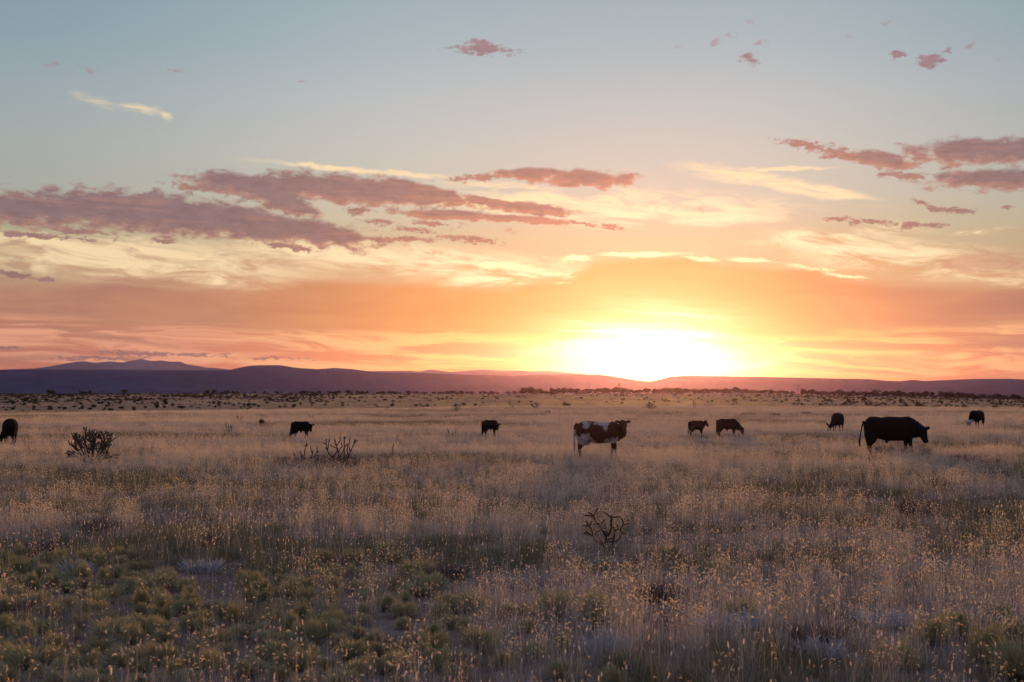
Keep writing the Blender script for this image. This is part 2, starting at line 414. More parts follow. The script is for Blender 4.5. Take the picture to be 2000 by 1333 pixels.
# ---------------------------------------------------------------- hills and mountains: real ranges, each at its own distance
def rock_mat(name, c1, c2, sc_=0.002):
    m, g, o = mat(name)
    pos = g.node('ShaderNodeNewGeometry').outputs['Position']
    n = g.noise(pos, sc_, 6, 0.6)
    n2 = g.noise(g.vmath('MULTIPLY', pos, (1, 1, 6)), sc_ * 3, 4, 0.6)
    principled(g, o, g.mix(g.smooth(n * 0.6 + n2 * 0.4, 0.38, 0.62), (*c1, 1), (*c2, 1)), 0.95, 0.05)
    return m
M['hill'] = rock_mat('hill_scrub_haze_blue', (0.024, 0.046, 0.074), (0.042, 0.072, 0.108))  # dark scrub, with the blue of distance haze painted into its base colour
M['mount'] = rock_mat('mountain_rock_haze_pale', (0.20, 0.16, 0.16), (0.30, 0.25, 0.24), 0.0012)  # pinkish rock lightened to paint in the fading of far haze
def hill_range(name, label, prof, D, width, back, mtl, seed, nx=260, rough=0.02, cliff=0.0):
    x0, x1 = prof[0][0], prof[-1][0]
    ts = [(-1, 0), (-.8, .05), (-.6, .13), (-.42, .26), (-.28, .45), (-.16, .66), (-.08, .84), (-.03, .96), (0, 1), (.1, .97), (.3, .8), (.6, .35), (1, 0)]
    vs, fs = [], []
    for i in range(nx + 1):
        px = x0 + (x1 - x0) * i / nx
        d = pix_dir(px, lerp_table(prof, px))
        hz = CAMH + d.z / math.hypot(d.x, d.y) * D
        hz += rough * 18 * D / 7000 * noise.noise(Vector((px / 9, seed, 0)))
        h = hz + 40
        ux, uy = d.x / math.hypot(d.x, d.y), d.y / math.hypot(d.x, d.y)
        for t, f in ts:
            rr = D + t * (width if t < 0 else back)
            k = noise.noise(Vector((px / 45, t * 4, seed)))
            k2 = noise.noise(Vector((px / 13, t * 3, seed + 5)))
            ff = f + (0.16 * k + 0.08 * k2) * (4 * f * (1 - f)) * (1 if t < 0 else .4)
            if cliff and t < 0: ff = f * (1 - cliff) + cliff * sstep(0.25, 0.9, f) + 0.08 * k * 4 * f * (1 - f)
            vs.append((ux * rr, uy * rr, -40 + h * max(0, ff) - (3 if f == 0 else 0)))
    n = len(ts)
    for i in range(nx):
        for j in range(n - 1):
            a = i * n + j
            fs.append((a, a + n, a + n + 1, a + 1))
    me = mesh_from(name, vs, fs, [mtl], smooth=True)
    return tag(link(name, me), label, 'hills' if name.startswith('hill') else 'mountains', kind='structure')
front = [(-700, 748), (-300, 741), (0, 739), (120, 738.5), (250, 733), (330, 728), (450, 722.5), (480, 716), (500, 713.8), (545, 713.5), (562, 716), (580, 719), (620, 721.5), (655, 719), (690, 721.5), (715, 725), (740, 727.5), (800, 728.5), (860, 730), (900, 732),
         (1000, 735.5), (1060, 732.8), (1170, 732), (1195, 735), (1215, 738), (1240, 742.5), (1270, 745.5), (1292, 741), (1308, 736), (1335, 734.2), (1400, 735), (1500, 737), (1600, 739), (1700, 741), (1730, 744), (1757, 745), (1782, 742), (1806, 744.5), (1840, 743), (1900, 740.5), (1970, 740), (2010, 742), (2300, 738), (2700, 746)]  # saddle under the sun is added, its shape imitates glare spilling over the ridge
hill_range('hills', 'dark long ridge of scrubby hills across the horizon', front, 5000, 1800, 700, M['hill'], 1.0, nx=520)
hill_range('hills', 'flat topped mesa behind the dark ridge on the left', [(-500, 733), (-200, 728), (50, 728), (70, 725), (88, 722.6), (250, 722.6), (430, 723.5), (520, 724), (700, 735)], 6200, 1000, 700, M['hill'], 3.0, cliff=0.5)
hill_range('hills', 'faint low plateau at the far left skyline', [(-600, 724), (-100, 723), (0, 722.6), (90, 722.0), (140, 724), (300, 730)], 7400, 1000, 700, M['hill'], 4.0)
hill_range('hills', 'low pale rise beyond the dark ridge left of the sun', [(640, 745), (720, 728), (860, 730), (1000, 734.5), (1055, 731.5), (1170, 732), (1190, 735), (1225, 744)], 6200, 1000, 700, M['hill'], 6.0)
hill_range('mountains', 'pale pink mountain range with several peaks at left', [(-300, 730), (0, 723.2), (20, 721.6), (70, 720), (95, 716), (120, 712), (135, 709), (150, 707), (165, 706), (180, 708.5), (190, 708.6), (215, 706.2), (240, 708.4), (258, 704.3), (270, 702.8), (278, 701.8), (290, 704.6), (300, 705.4), (315, 704.3), (330, 706.8), (352, 706.8), (365, 712), (385, 715), (405, 718.6), (420, 718.8), (440, 721.2), (470, 724), (560, 730)], 8800, 900, 900, M['mount'], 8.0, rough=0.03)
hill_range('mountains', 'thin faint mountains on the skyline left of the sun', [(640, 732), (700, 725.5), (760, 724.8), (800, 724.2), (820, 726), (840, 722.2), (860, 724.2), (880, 727), (920, 724.2), (945, 722.4), (980, 725), (1015, 724), (1035, 726), (1070, 725), (1100, 727.2), (1150, 732), (1210, 740)], 8800, 900, 900, M['mount'], 9.0, rough=0.02)

# ---------------------------------------------------------------- the air
m, g, o = mat('haze_air')
pv = g.node('ShaderNodeVolumePrincipled')
pv.inputs['Color'].default_value = (*HAZE_COL, 1); pv.inputs['Density'].default_value = HAZE_D
pv.inputs['Anisotropy'].default_value = HAZE_G
g.nt.links.new(pv.outputs[0], o.inputs['Volume'])
bm = bmesh.new(); bmesh.ops.create_cube(bm, size=1)
me = bpy.data.meshes.new('haze'); bm.to_mesh(me); bm.free()
hz = link('haze', me, mats=[m]); hz.scale = (20600, 20600, 315); hz.location = (0, 0, -45 + 157.5)
tag(hz, 'thin even evening haze over the whole plain', 'haze', kind='stuff')
# ---------------------------------------------------------------- grass
M['straw'] = leafy('grass_straw', (0.36, 0.275, 0.23), (0.60, 0.47, 0.40), 0.5, 0.28)
M['straw_near'] = leafy('grass_straw_low', (0.31, 0.235, 0.19), (0.54, 0.42, 0.36), 0.5, 0.28)
M['green'] = leafy('grass_green', (0.10, 0.09, 0.045), (0.24, 0.20, 0.11), 0.45, 0.08)
M['purple'] = leafy('grass_old', (0.25, 0.18, 0.16), (0.45, 0.35, 0.31), 0.45, 0.08)
M['head'] = leafy('seed_head', (0.68, 0.50, 0.37), (0.85, 0.68, 0.52), 0.65, 0.28)
class Blades:
    def __init__(s): s.v, s.f, s.mi, s.t = [], [], [], []
    def strip(s, pts, ws, side, mi, tint):
        """thin ribbon through pts"""
        b = len(s.v)
        for p, w_ in zip(pts, ws):
            s.v.append((p + side * w_ * .5)[:]); s.v.append((p - side * w_ * .5)[:]); s.t += [tint, tint]
        for i in range(len(pts) - 1):
            a = b + 2 * i
            s.f.append((a, a + 1, a + 3, a + 2)); s.mi.append(mi)
    def mesh(s, name, mats):
        me = mesh_from(name, s.v, s.f, mats, s.mi)
        at = me.attributes.new('tint', 'FLOAT', 'POINT'); at.data.foreach_set('value', s.t)
        return me
def blade(B, r, base, h, lean, w_, mi, n=3, droop=0.5):
    a = r.uniform(0, 6.283); d = Vector((math.cos(a), math.sin(a), 0))
    sa = r.uniform(0, 6.283); side = Vector((math.cos(sa), math.sin(sa), 0))
    pts = [base + Vector((0, 0, h * t * (1 - .25 * lean * t * droop))) + d * (h * lean * t ** 1.7) for t in [i / n for i in range(n + 1)]]
    B.strip(pts, [w_ * (1 - .85 * i / n) for i in range(n + 1)], side, mi, r.random())
    return pts[-1], d
def head(B, r, tip, size, mi):
    """curled comb of a grama seed head at the end of its stalk"""
    a = r.uniform(0, 6.283); d = Vector((math.cos(a), math.sin(a), 0))
    curl = r.uniform(1.2, 4.2) * r.choice([1, 1, -0.6]); n = 5
    p = tip.copy(); ang = r.uniform(0.3, 1.3); pts = [p.copy()]
    for i in range(n):
        p = p + (d * math.cos(ang) + Vector((0, 0, math.sin(ang)))) * size / n; pts.append(p.copy()); ang -= curl / n
    side = Vector((-d.y, d.x, 0)); nrm = Vector((0, 0, 1))
    tint = r.random()
    ws = [size * .10, size * .19, size * .23, size * .21, size * .16, size * .04]
    for sd in (side, (nrm + d * .3).normalized()):
        B.strip(pts, ws, sd, mi, tint)
def tuft(name, seed, nb, rad, hh, wid, mats, heads=0, hs=0.037, hh2=(0.28, 0.46), n=3):
    r = random.Random(seed); B = Blades()
    for i in range(nb):
        q = rad * math.sqrt(r.random()); a = r.uniform(0, 6.283)
        blade(B, r, Vector((q * math.cos(a), q * math.sin(a), 0)), r.uniform(*hh), r.uniform(0.05, 0.65), wid * r.uniform(.6, 1.2), 0, n)
    for i in range(heads):
        q = rad * 1.1 * math.sqrt(r.random()); a = r.uniform(0, 6.283)
        tip, d = blade(B, r, Vector((q * math.cos(a), q * math.sin(a), 0)), r.uniform(*hh2), r.uniform(0.02, 0.3), wid * .5, 1, 3)
        head(B, r, tip, hs * r.uniform(.7, 1.25), 1)
        if r.random() < .35: head(B, r, tip - Vector((0, 0, .05)), hs * r.uniform(.6, 1.0), 1)
    return B.mesh(name, mats)
def scatter_group(name, protos):
    """geometry nodes: one point cloud of tufts, each point picks its kind, turn and size"""
    coll = bpy.data.collections.new(name + '_kinds')
    for i, me in enumerate(protos):
        o = bpy.data.objects.new('%s_kind_%02d' % (name, i), me); coll.objects.link(o)
    gt = bpy.data.node_groups.new(name + '_scatter', 'GeometryNodeTree')
    gt.interface.new_socket('Geometry', in_out='INPUT', socket_type='NodeSocketGeometry')
    gt.interface.new_socket('Geometry', in_out='OUTPUT', socket_type='NodeSocketGeometry')
    N = gt.nodes.new; L = gt.links.new
    gi, go = N('NodeGroupInput'), N('NodeGroupOutput')
    ci = N('GeometryNodeCollectionInfo'); ci.inputs['Collection'].default_value = coll
    ci.inputs['Separate Children'].default_value = True; ci.inputs['Reset Children'].default_value = True
    ip = N('GeometryNodeInstanceOnPoints'); ip.inputs['Pick Instance'].default_value = True
    def attr(n, t):
        a = N('GeometryNodeInputNamedAttribute'); a.data_type = t; a.inputs['Name'].default_value = n
        return a.outputs['Attribute']
    L(gi.outputs[0], ip.inputs['Points']); L(ci.outputs[0], ip.inputs['Instance'])
    L(attr('kind_index', 'INT'), ip.inputs['Instance Index'])
    cx = N('ShaderNodeCombineXYZ'); L(attr('turn', 'FLOAT'), cx.inputs[2])
    try: L(cx.outputs[0], ip.inputs['Rotation'])
    except Exception: pass
    L(attr('size', 'FLOAT_VECTOR'), ip.inputs['Scale'])
    L(ip.outputs[0], go.inputs[0])
    return gt
def scatter(name, protos, pts, label):
    """pts: (x, y, kind, turn, sx, sz)"""
    me = bpy.data.meshes.new(name)
    me.from_pydata([(p[0], p[1], terrain(p[0], p[1]) - 0.015) for p in pts], [], [])
    a = me.attributes.new('kind_index', 'INT', 'POINT'); a.data.foreach_set('value', [p[2] for p in pts])
    a = me.attributes.new('turn', 'FLOAT', 'POINT'); a.data.foreach_set('value', [p[3] for p in pts])
    a = me.attributes.new('size', 'FLOAT_VECTOR', 'POINT')
    a.data.foreach_set('vector', [c for p in pts for c in (p[4], p[4], p[5])])
    o = link(name, me)
    md = o.modifiers.new('scatter', 'NODES'); md.node_group = scatter_group(name, protos)
    return tag(o, label, 'grass', kind='stuff')

rg = random.Random(11)
near = [tuft('n%d' % i, 100 + i, 44, .11, (.09, .22), .0042, [M['straw_near'], M['head']], 3) for i in range(3)]            # 0-2 pale
near += [tuft('n%d' % i, 200 + i, 28, .12, (.08, .20), .0042, [M['straw_near'], M['head']], 12) for i in range(3)]          # 3-5 many seed heads
near += [tuft('n%d' % i, 300 + i, 55, .13, (.10, .26), .0048, [M['green'], M['head']], 1) for i in range(2)]           # 6-7 green
near += [tuft('n%d' % i, 400 + i, 48, .13, (.08, .22), .0042, [M['purple'], M['head']], 2) for i in range(2)]          # 8-9 old brown
near += [tuft('n%d' % i, 500 + i, 34, .07, (.25, .46), .0036, [M['straw'], M['head']], 2, n=4) for i in range(1)]      # 10 tall pale needles
mid = [tuft('m%d' % i, 600 + i, 70, .38, (.14, .32), .010, [M['straw'], M['head']], 14, .05) for i in range(3)]        # 0-2
mid += [tuft('m%d' % i, 700 + i, 75, .40, (.10, .26), .011, [M['green'], M['head']], 3, .05) for i in range(2)]        # 3-4
mid += [tuft('m%d' % i, 800 + i, 70, .40, (.10, .26), .011, [M['purple'], M['head']], 5, .05) for i in range(2)]       # 5-6
far = [tuft('f%d' % i, 900 + i, 90, 1.0, (.18, .36), .028, [M['straw'], M['head']], 0, n=2) for i in range(2)]
far += [tuft('f%d' % i, 950 + i, 90, 1.0, (.14, .30), .028, [M['purple'], M['head']], 0, n=2) for i in range(1)]

def patch(x, y):
    """what grows here: wide ragged bands of green, of old brown stalks, of seeding grass"""
    a = noise.fractal(Vector((x / 11, y / 5.5, 1.7)), 0.6, 2.2, 4)
    b = noise.fractal(Vector((x / 8, y / 5, 9.3)), 0.6, 2.2, 4)
    c = noise.fractal(Vector((x / 3.2, y / 3.2, 4.1)), 0.6, 2.2, 3)
    return a, b, c
def pts_near(y0, y1, dens):
    out_ = []
    hw = 0.40
    y = y0
    area = hw * (y1 * y1 - y0 * y0) + 6 * (y1 - y0)
    for _ in range(int(area * dens)):
        t = rg.random(); y = math.sqrt(y0 * y0 + t * (y1 * y1 - y0 * y0))
        x = rg.uniform(-1, 1) * (hw * y + 3)
        out_.append((x, y))
    return out_
P1, P2, P3 = [], [], []
for x, y in pts_near(9.5, 60, 26):
    px = CX + x / y * F; py = YH + CAMH / y * F
    a, b, c_ = patch(x, y)
    left = sstep(950, 300, px) * sstep(1080, 1180, py)          # snakeweed takes over at bottom left
    if rg.random() < 0.12 * left or (c_ < -0.24 and rg.random() < .75):
        if rg.random() < .6: P1.append((x, y, rg.choice((8, 9)), rg.uniform(0, 6.28), rg.uniform(.5, .9), rg.uniform(.25, .5)))
        continue
    s = rg.uniform(.7, 1.2) * (1 + .3 * c_)
    u = rg.random()
    green = sstep(-0.05, 0.30, a) * .85 + .05 + .75 * math.exp(-((py - 995) / 22) ** 2) * sstep(-.4, .15, b) + .5 * math.exp(-((py - 930) / 14) ** 2) * sstep(-.3, .2, c_)
    old = sstep(0.1, 0.6, -b) * .6 + .15 + .25 * left
    seeds = .42 + .5 * sstep(-.3, .5, b) - .40 * left + .2 * sstep(900, 1500, px)
    if u < green: k = rg.choice((6, 7))
    elif u < green + (1 - green) * old: k = rg.choice((8, 9))
    elif rg.random() < seeds: k = rg.choice((3, 4, 5))
    else: k = rg.choice((0, 1, 2))
    if rg.random() < .10 * sstep(1120, 1250, py) * sstep(500, 900, px): k = 10
    P1.append((x, y, k, rg.uniform(0, 6.28), s, s * rg.uniform(.8, 1.15)))
for x, y in pts_near(55, 125, 2.6) + pts_near(125, 272, 1.1):
    py = YH + CAMH / y * F
    a, b, c_ = patch(x / 2.2, y / 2.2)
    s = rg.uniform(.75, 1.25) * (1.0 if y < 125 else 1.35)
    u = rg.random()
    green = sstep(0.0, 0.35, a) * .75 + .03 + .25 * math.exp(-((y - 62) / 8) ** 2)
    old = sstep(0.0, 0.4, -b) * .6 + .10
    if u < green: k = rg.choice((3, 4))
    elif u < green + old: k = rg.choice((5, 6))
    else: k = rg.choice((0, 1, 2))
    P2.append((x, y, k, rg.uniform(0, 6.28), s, rg.uniform(.8, 1.15) * (1 + .1 * c_)))
for x, y in pts_near(262, 860, 0.045):
    a, b, c_ = patch(x / 7, y / 9)
    if a < -0.25 and rg.random() < .7: continue
    P3.append((x, y, rg.choice((0, 1, 2, 2)) if b > 0 else 2, rg.uniform(0, 6.28), rg.uniform(.8, 1.5), rg.uniform(.8, 1.2)))
scatter('grass', near, P1, 'dry seeding grama grass of the foreground')
scatter('grass', mid, P2, 'pale dry grass around the cattle')
scatter('grass', far, P3, 'sparse dry grass on the far slope')
# ---------------------------------------------------------------- shrubs
M['snake'] = leafy('snakeweed_green', (0.27, 0.235, 0.12), (0.52, 0.44, 0.235), 0.45, 0.05)
M['snake_stem'] = leafy('snakeweed_stem', (0.12, 0.09, 0.06), (0.20, 0.15, 0.10), 0.2, 0.04)
M['twig'] = leafy('dead_twig', (0.07, 0.045, 0.050), (0.15, 0.10, 0.11), 0.15, 0.05)
M['sage'] = leafy('pale_sage', (0.34, 0.33, 0.33), (0.55, 0.52, 0.52), 0.35, 0.06)
M['darkleaf'] = leafy('dark_leaf', (0.030, 0.030, 0.018), (0.075, 0.07, 0.04), 0.25, 0.05)
m, g, o = mat('cactus_skin'); M['cactus'] = m
pos = g.node('ShaderNodeTexCoord').outputs['Object']
nn = g.noise(pos, 30, 3, 0.6)
principled(g, o, g.mix(nn, (0.05, 0.038, 0.028, 1), (0.12, 0.09, 0.06, 1)), 0.8, 0.2, bump=nn, bstr=0.6, bdist=0.01)
M['spine'] = leafy('cactus_spine', (0.42, 0.32, 0.24), (0.62, 0.48, 0.36), 0.55, 0.15)
m, g, o = mat('dead_wood'); M['dead'] = m
pos = g.node('ShaderNodeTexCoord').outputs['Object']
nn = g.noise(pos, 25, 3, 0.6)
principled(g, o, g.mix(nn, (0.035, 0.025, 0.022, 1), (0.085, 0.06, 0.05, 1)), 0.85, 0.15, bump=nn, bstr=0.5, bdist=0.01)

def mound(name, seed, R_, H, n, wid, mats, base=0.25, fuzz=1.0):
    """rounded shrub of fine upright stems ending on an uneven dome"""
    r = random.Random(seed); B = Blades()
    lob = [(r.uniform(-.6, .6) * R_, r.uniform(-.6, .6) * R_, r.uniform(.45, .75) * R_, r.uniform(.75, 1.08) * H) for _ in range(6)]
    for i in range(n):
        lx, ly, lr, lh = r.choice(lob)
        q = lr * math.sqrt(r.random()); a = r.uniform(0, 6.283)
        ex, ey = lx + q * math.cos(a), ly + q * math.sin(a)
        ez = lh * (1 - .75 * (q / lr) ** 2) * r.uniform(.82, 1.06)
        bx, by = ex * base, ey * base
        st = r.uniform(.45, .8)
        p0 = Vector((bx + (ex - bx) * st * .8, by + (ey - by) * st * .8, ez * st)); p2 = Vector((ex, ey, ez))
        sa = r.uniform(0, 6.283); sd = Vector((math.cos(sa), math.sin(sa), 0))
        if i % 5 == 0:
            B.strip([Vector((bx, by, 0)), p0], [wid * .8, wid * .6], sd, 1, r.random())
        B.strip([p0, (p0 + p2) / 2 + Vector((r.uniform(-1, 1), r.uniform(-1, 1), 0)) * .01 * fuzz, p2], [wid * .7, wid, wid * .35], sd, 0, r.random())
    return B.mesh(name, mats)
def spiky(name, seed, R_, H, n, mats, wid=.008, branch=4):
    """bush of thin forking twigs"""
    r = random.Random(seed); B = Blades()
    for i in range(n):
        a = r.uniform(0, 6.283); q = R_ * math.sqrt(r.random())
        p = Vector((q * .45 * math.cos(a), q * .45 * math.sin(a), 0)); d = Vector((math.cos(a) * q / R_ * .9, math.sin(a) * q / R_ * .9, r.uniform(.5, 1.3))).normalized()
        L = H * r.uniform(.5, 1.1); t = r.random()
        mid_ = p + d * L * .55 + Vector((r.uniform(-1, 1), r.uniform(-1, 1), 0)) * L * .06
        sd = Vector((r.uniform(-1, 1), r.uniform(-1, 1), .1)).normalized()
        B.strip([p, mid_, p + d * L], [wid, wid * .7, wid * .3], sd, 0, t)
        for k in range(branch):
            s0 = p + d * L * r.uniform(.3, .85); dd = (d + Vector((r.uniform(-.8, .8), r.uniform(-.8, .8), r.uniform(0, .6)))).normalized()
            B.strip([s0, s0 + dd * L * r.uniform(.15, .4)], [wid * .6, wid * .25], sd, 0, t)
    return B.mesh(name, mats)
def clumpy(name, seed, R_, H, n, leaf, mats, trunk=0.0):
    """dense dark crown of leaf flakes in lobes, on a short stem"""
    r = random.Random(seed); B = Blades()
    lob = []
    for _ in range(9):
        a = r.uniform(0, 6.283); q = R_ * r.uniform(0, .75)
        lob.append((q * math.cos(a), q * math.sin(a), trunk + (H - trunk) * r.uniform(.25, .8), R_ * r.uniform(.28, .5)))
    for i in range(n):
        x, y, z, q = r.choice(lob)
        d = Vector((r.gauss(0, 1), r.gauss(0, 1), r.gauss(0, .8))).normalized() * q * r.uniform(.5, 1.0) ** .5
        p = Vector((x, y, z)) + d
        if p.z < 0.02: p.z = r.uniform(0.02, .2)
        e = Vector((r.uniform(-1, 1), r.uniform(-1, 1), r.uniform(-.3, 1))).normalized() * leaf
        B.strip([p - e * .5, p, p + e * .5], [leaf * .3, leaf * .55, leaf * .1], e.cross(Vector((r.random(), r.random(), r.random()))).normalized(), 0, r.random())
    for k in range(5):
        a = r.uniform(0, 6.283); x, y, z, q = r.choice(lob)
        for sd in (Vector((1, 0, 0)), Vector((0, 1, 0))):
            B.strip([Vector((0, 0, -.05)), Vector((x * .4, y * .4, z * .5)), Vector((x, y, z))], [H * .06, H * .04, H * .015], sd, 1, .3)
    return B.mesh(name, mats)

def put(name, me, px, D, scale=1.0, turn=None, label=None, cat='shrub', group=None, sink=0.0):
    o = link(name, me); p = ground_at(px, D); o.location = (p.x, p.y, p.z - sink)
    o.rotation_euler.z = R.uniform(0, 6.28) if turn is None else turn
    sc3 = scale if isinstance(scale, tuple) else (scale,) * 3
    o.scale = sc3
    return tag(o, label, cat, group)
def D_of(py, z=0.0): return (CAMH - z) * F / (py - YH)

snake = [mound('snakeweed', 20 + i, .19, .24, 1100, .0042, [M['snake'], M['snake_stem']]) for i in range(5)] + [mound('snakeweed', 27 + i, .24, .25, 1500, .0045, [M['snake'], M['snake_stem']]) for i in range(2)]
taken = []
def free(x, y, d):
    for a, b in taken:
        if (a - x) ** 2 + (b - y) ** 2 < d * d: return False
    taken.append((x, y)); return True
# the patch at the lower left, then looser ones towards the right
rs = random.Random(5); cnt = 0; tries = 0
while cnt < 230 and tries < 9000:
    tries += 1
    px = rs.uniform(-60, 1250); py = rs.uniform(1085, 1345)
    w_ = sstep(1150, 480, px + (1200 - py) * 1.2) * sstep(1085, 1150, py + 40 * math.sin(px / 90))
    if rs.random() > w_: continue
    D = D_of(py); x = (px - CX) / F * D
    if not free(x, D, .30 + .25 * (1 - w_)): continue
    put('snakeweed_shrub', snake[rs.randrange(7)], px, D, (rs.uniform(.55, 1.4), rs.uniform(.6, 1.3), rs.uniform(.55, 1.15)),
        label='rounded yellow-green snakeweed mound among others in the lower left grass', group='snakeweed mounds in the lower left'); cnt += 1
for px, py, s in [(1905, 1300, 1.1), (1960, 1268, .9), (1860, 1245, .8), (1815, 1262, .9), (1985, 1330, 1.1), (1740, 1310, .8), (1940, 1215, .7)]:
    put('snakeweed_shrub', snake[rs.randrange(5)], px, D_of(py), s * 1.5, label='olive snakeweed mound in the shaded grass at the lower right corner', group='snakeweed mounds in the lower right')
for px, py, s, lb in [(808, 1130, 1.15, 'dark green mound alone in pale grass left of centre'), (930, 1195, .9, 'olive mound below centre, left of a pair of wider ones'),
                      (1090, 1212, 1.2, 'wide olive mound in the seeding grass at bottom centre'), (1185, 1226, 1.3, 'widest olive mound right of bottom centre, grass heads before it'),
                      (1395, 1120, .9, 'small dull mound in the grass right of the small cholla'), (1300, 1090, .8, 'low green mound near the small cholla'), (1440, 1210, .8, 'small olive mound behind pale sage at right')]:
    put('snakeweed_shrub', snake[rs.randrange(5)], px, D_of(py), (s * 1.7, s * 1.5, s * 1.2), label=lb, group='scattered snakeweed mounds')
sage = [spiky('sage', 40 + i, .32, .26, 150, [M['sage']], .009, 5) for i in range(3)]
for px, py, s, lb in [(1180, 1285, (.9, .9, 1.1), 'pale grey sage tuft at bottom centre'), (1405, 1235, (1.2, 1, .7), 'low pale sage right of bottom centre, left one of three'), (1462, 1228, (1.2, 1, .8), 'low pale sage right of bottom centre, middle one of three'),
                      (1730, 1225, (1.5, 1, .8), 'wide pale sage in the grass at lower right'), (400, 1118, (1.5, 1, .8), 'whitish sage above the snakeweed patch at left'), (155, 1122, (1.2, 1, .8), 'whitish sage beside the leftmost green mounds'),
                      (1600, 1290, (1.0, 1, .8), 'grey sage tuft beside the short dead stalk')]:
    put('sage_tuft', sage[rs.randrange(3)], px, D_of(py), s, label=lb, group='pale sage tufts')
twig = [spiky('twig', 50 + i, .5, .62, 380, [M['twig']], .008, 5) for i in range(3)]
for px, py, s, lb in [(592, 913, (1.4, .9, .8), 'purplish twig bush under the left dead cholla'), (640, 914, (1.5, .9, .85), 'purplish twig bush between the two dead chollas'), (690, 914, (1.0, .8, .8), 'purplish twig bush behind the right dead cholla'),
                      (1745, 893, (1.6, .8, 1.0), 'grey purple bush before the front legs of the bull'), (1795, 895, (1.7, .8, .95), 'grey purple bush below the head of the bull'), (1700, 900, (.9, .8, .5), 'low bush at the hind foot of the bull'),
                      (1880, 900, (1.2, .8, .5), 'low dark bush right of the bull'), (1930, 905, (1.3, .8, .5), 'low dark bush at the right edge of the field'), (200, 1040, (.9, .8, .5), 'dark brown low bush in the grass at left'),
                      (875, 1135, (.6, .6, .42), 'brown twig bush right of the lone green mound'), (420, 1080, (.35, .35, .6), 'small dead twig above the pale sage'), (85, 1085, (.7, .7, .4), 'tangle of dead twigs at the left edge'),
                      (1790, 1010, (.9, .9, .7), 'dark twig bush in the right grass below the bull'), (1950, 935, (.9, .9, .5), 'small dark bush at right in the pale grass'), (1840, 955, (.9, .9, .5), 'small dark bush below and right of the bull'),
                      (820, 915, (.6, .6, .5), 'small brown bush right of the lone stick'), (1290, 1175, (.6, .6, .4), 'brown twig bush in the seeding grass at lower centre'), (1590, 1265, (.55, .55, .4), 'dark twig bush behind the short dead stalk'), (5, 1215, (.6, .6, .4), 'black dead brush at the left edge')]:
    put('twig_bush', twig[rs.randrange(3)], px, D_of(py), s, label=lb, group='twiggy bushes')

# ---------------------------------------------------------------- chollas: jointed, forked stems with spines
def tube(V, Fc, p0, p1, r0, r1, n=7, cap=True):
    d = (p1 - p0)
    if d.length < 1e-5: return
    d.normalize(); u = d.orthogonal().normalized(); v = d.cross(u)
    b = len(V); L = (p1 - p0).length
    prof = [(0, r0 * .8), (.12, r0), (.5, (r0 + r1) / 2 * 1.05), (.88, r1), (1.0, r1 * .6)]
    for t, rr in prof:
        c = p0 + d * (L * t)
        for k in range(n):
            a = 2 * math.pi * k / n; V.append((c + (u * math.cos(a) + v * math.sin(a)) * rr)[:])
    for i in range(len(prof) - 1):
        for k in range(n):
            Fc.append((b + i * n + k, b + i * n + (k + 1) % n, b + (i + 1) * n + (k + 1) % n, b + (i + 1) * n + k))
    Fc.append(tuple(b + k for k in reversed(range(n)))); Fc.append(tuple(b + (len(prof) - 1) * n + k for k in range(n)))
def cholla(name, segs, px, D, label, mt='cactus', spines=True, dens=130, splen=.016, scale=1.0, group=None, sink=.03, spw=.0018, turn=0.0, cat='cactus'):
    r = random.Random(int(px * 7 + D)); V, Fc = [], []; B = Blades()
    for p0, p1, r0, r1 in segs:
        tube(V, Fc, p0, p1, r0, r1)
        if spines:
            L = (p1 - p0).length; d = (p1 - p0).normalized() if L > 1e-5 else Vector((0, 0, 1)); u = d.orthogonal().normalized(); v = d.cross(u)
            for k in range(int(dens * L * 10)):
                t = r.random(); a = r.uniform(0, 6.283); nrm = u * math.cos(a) + v * math.sin(a)
                q = p0 + d * L * t + nrm * (r0 + (r1 - r0) * t) * .9
                B.strip([q, q + (nrm + d * r.uniform(-.2, .6)).normalized() * splen * r.uniform(.6, 1.2)], [spw, spw * .3], d, 0, r.random())
    me = mesh_from(name, V, Fc, [M[mt]], smooth=True)
    root = bpy.data.objects.new(name, None); COL.objects.link(root)
    p = ground_at(px, D); root.location = (p.x, p.y, p.z - sink); root.scale = (scale,) * 3; root.rotation_euler.z = turn
    link('stem', me, root)
    if spines and B.v: link('spines', B.mesh('spines', [M['spine']]), root)
    return tag(root, label, cat, group)
def drawn(lines, ox, oy, k, rad, seed, depth=.5):
    """stems drawn as side view polylines (pixels), each given its own depth"""
    r = random.Random(seed); segs = []; known = {}
    for ln in lines:
        pts = ln[0]; rr = ln[1] if len(ln) > 1 else rad
        y = known.get(pts[0]); dy = r.uniform(-1, 1) * depth
        if y is None:
            best = min(known, key=lambda q: (q[0] - pts[0][0]) ** 2 + (q[1] - pts[0][1]) ** 2) if known else None
            y = known[best] if best else 0.0
        prev = Vector(((pts[0][0] - ox) * k, y, (oy - pts[0][1]) * k)); known[pts[0]] = y
        for i, q in enumerate(pts[1:]):
            L = math.hypot(q[0] - pts[i][0], q[1] - pts[i][1]) * k
            y += dy * L; known[q] = y
            nx = Vector(((q[0] - ox) * k, y, (oy - q[1]) * k))
            segs.append((prev, nx, rr * (1 if i == 0 else .95), rr * .9)); prev = nx
    return segs
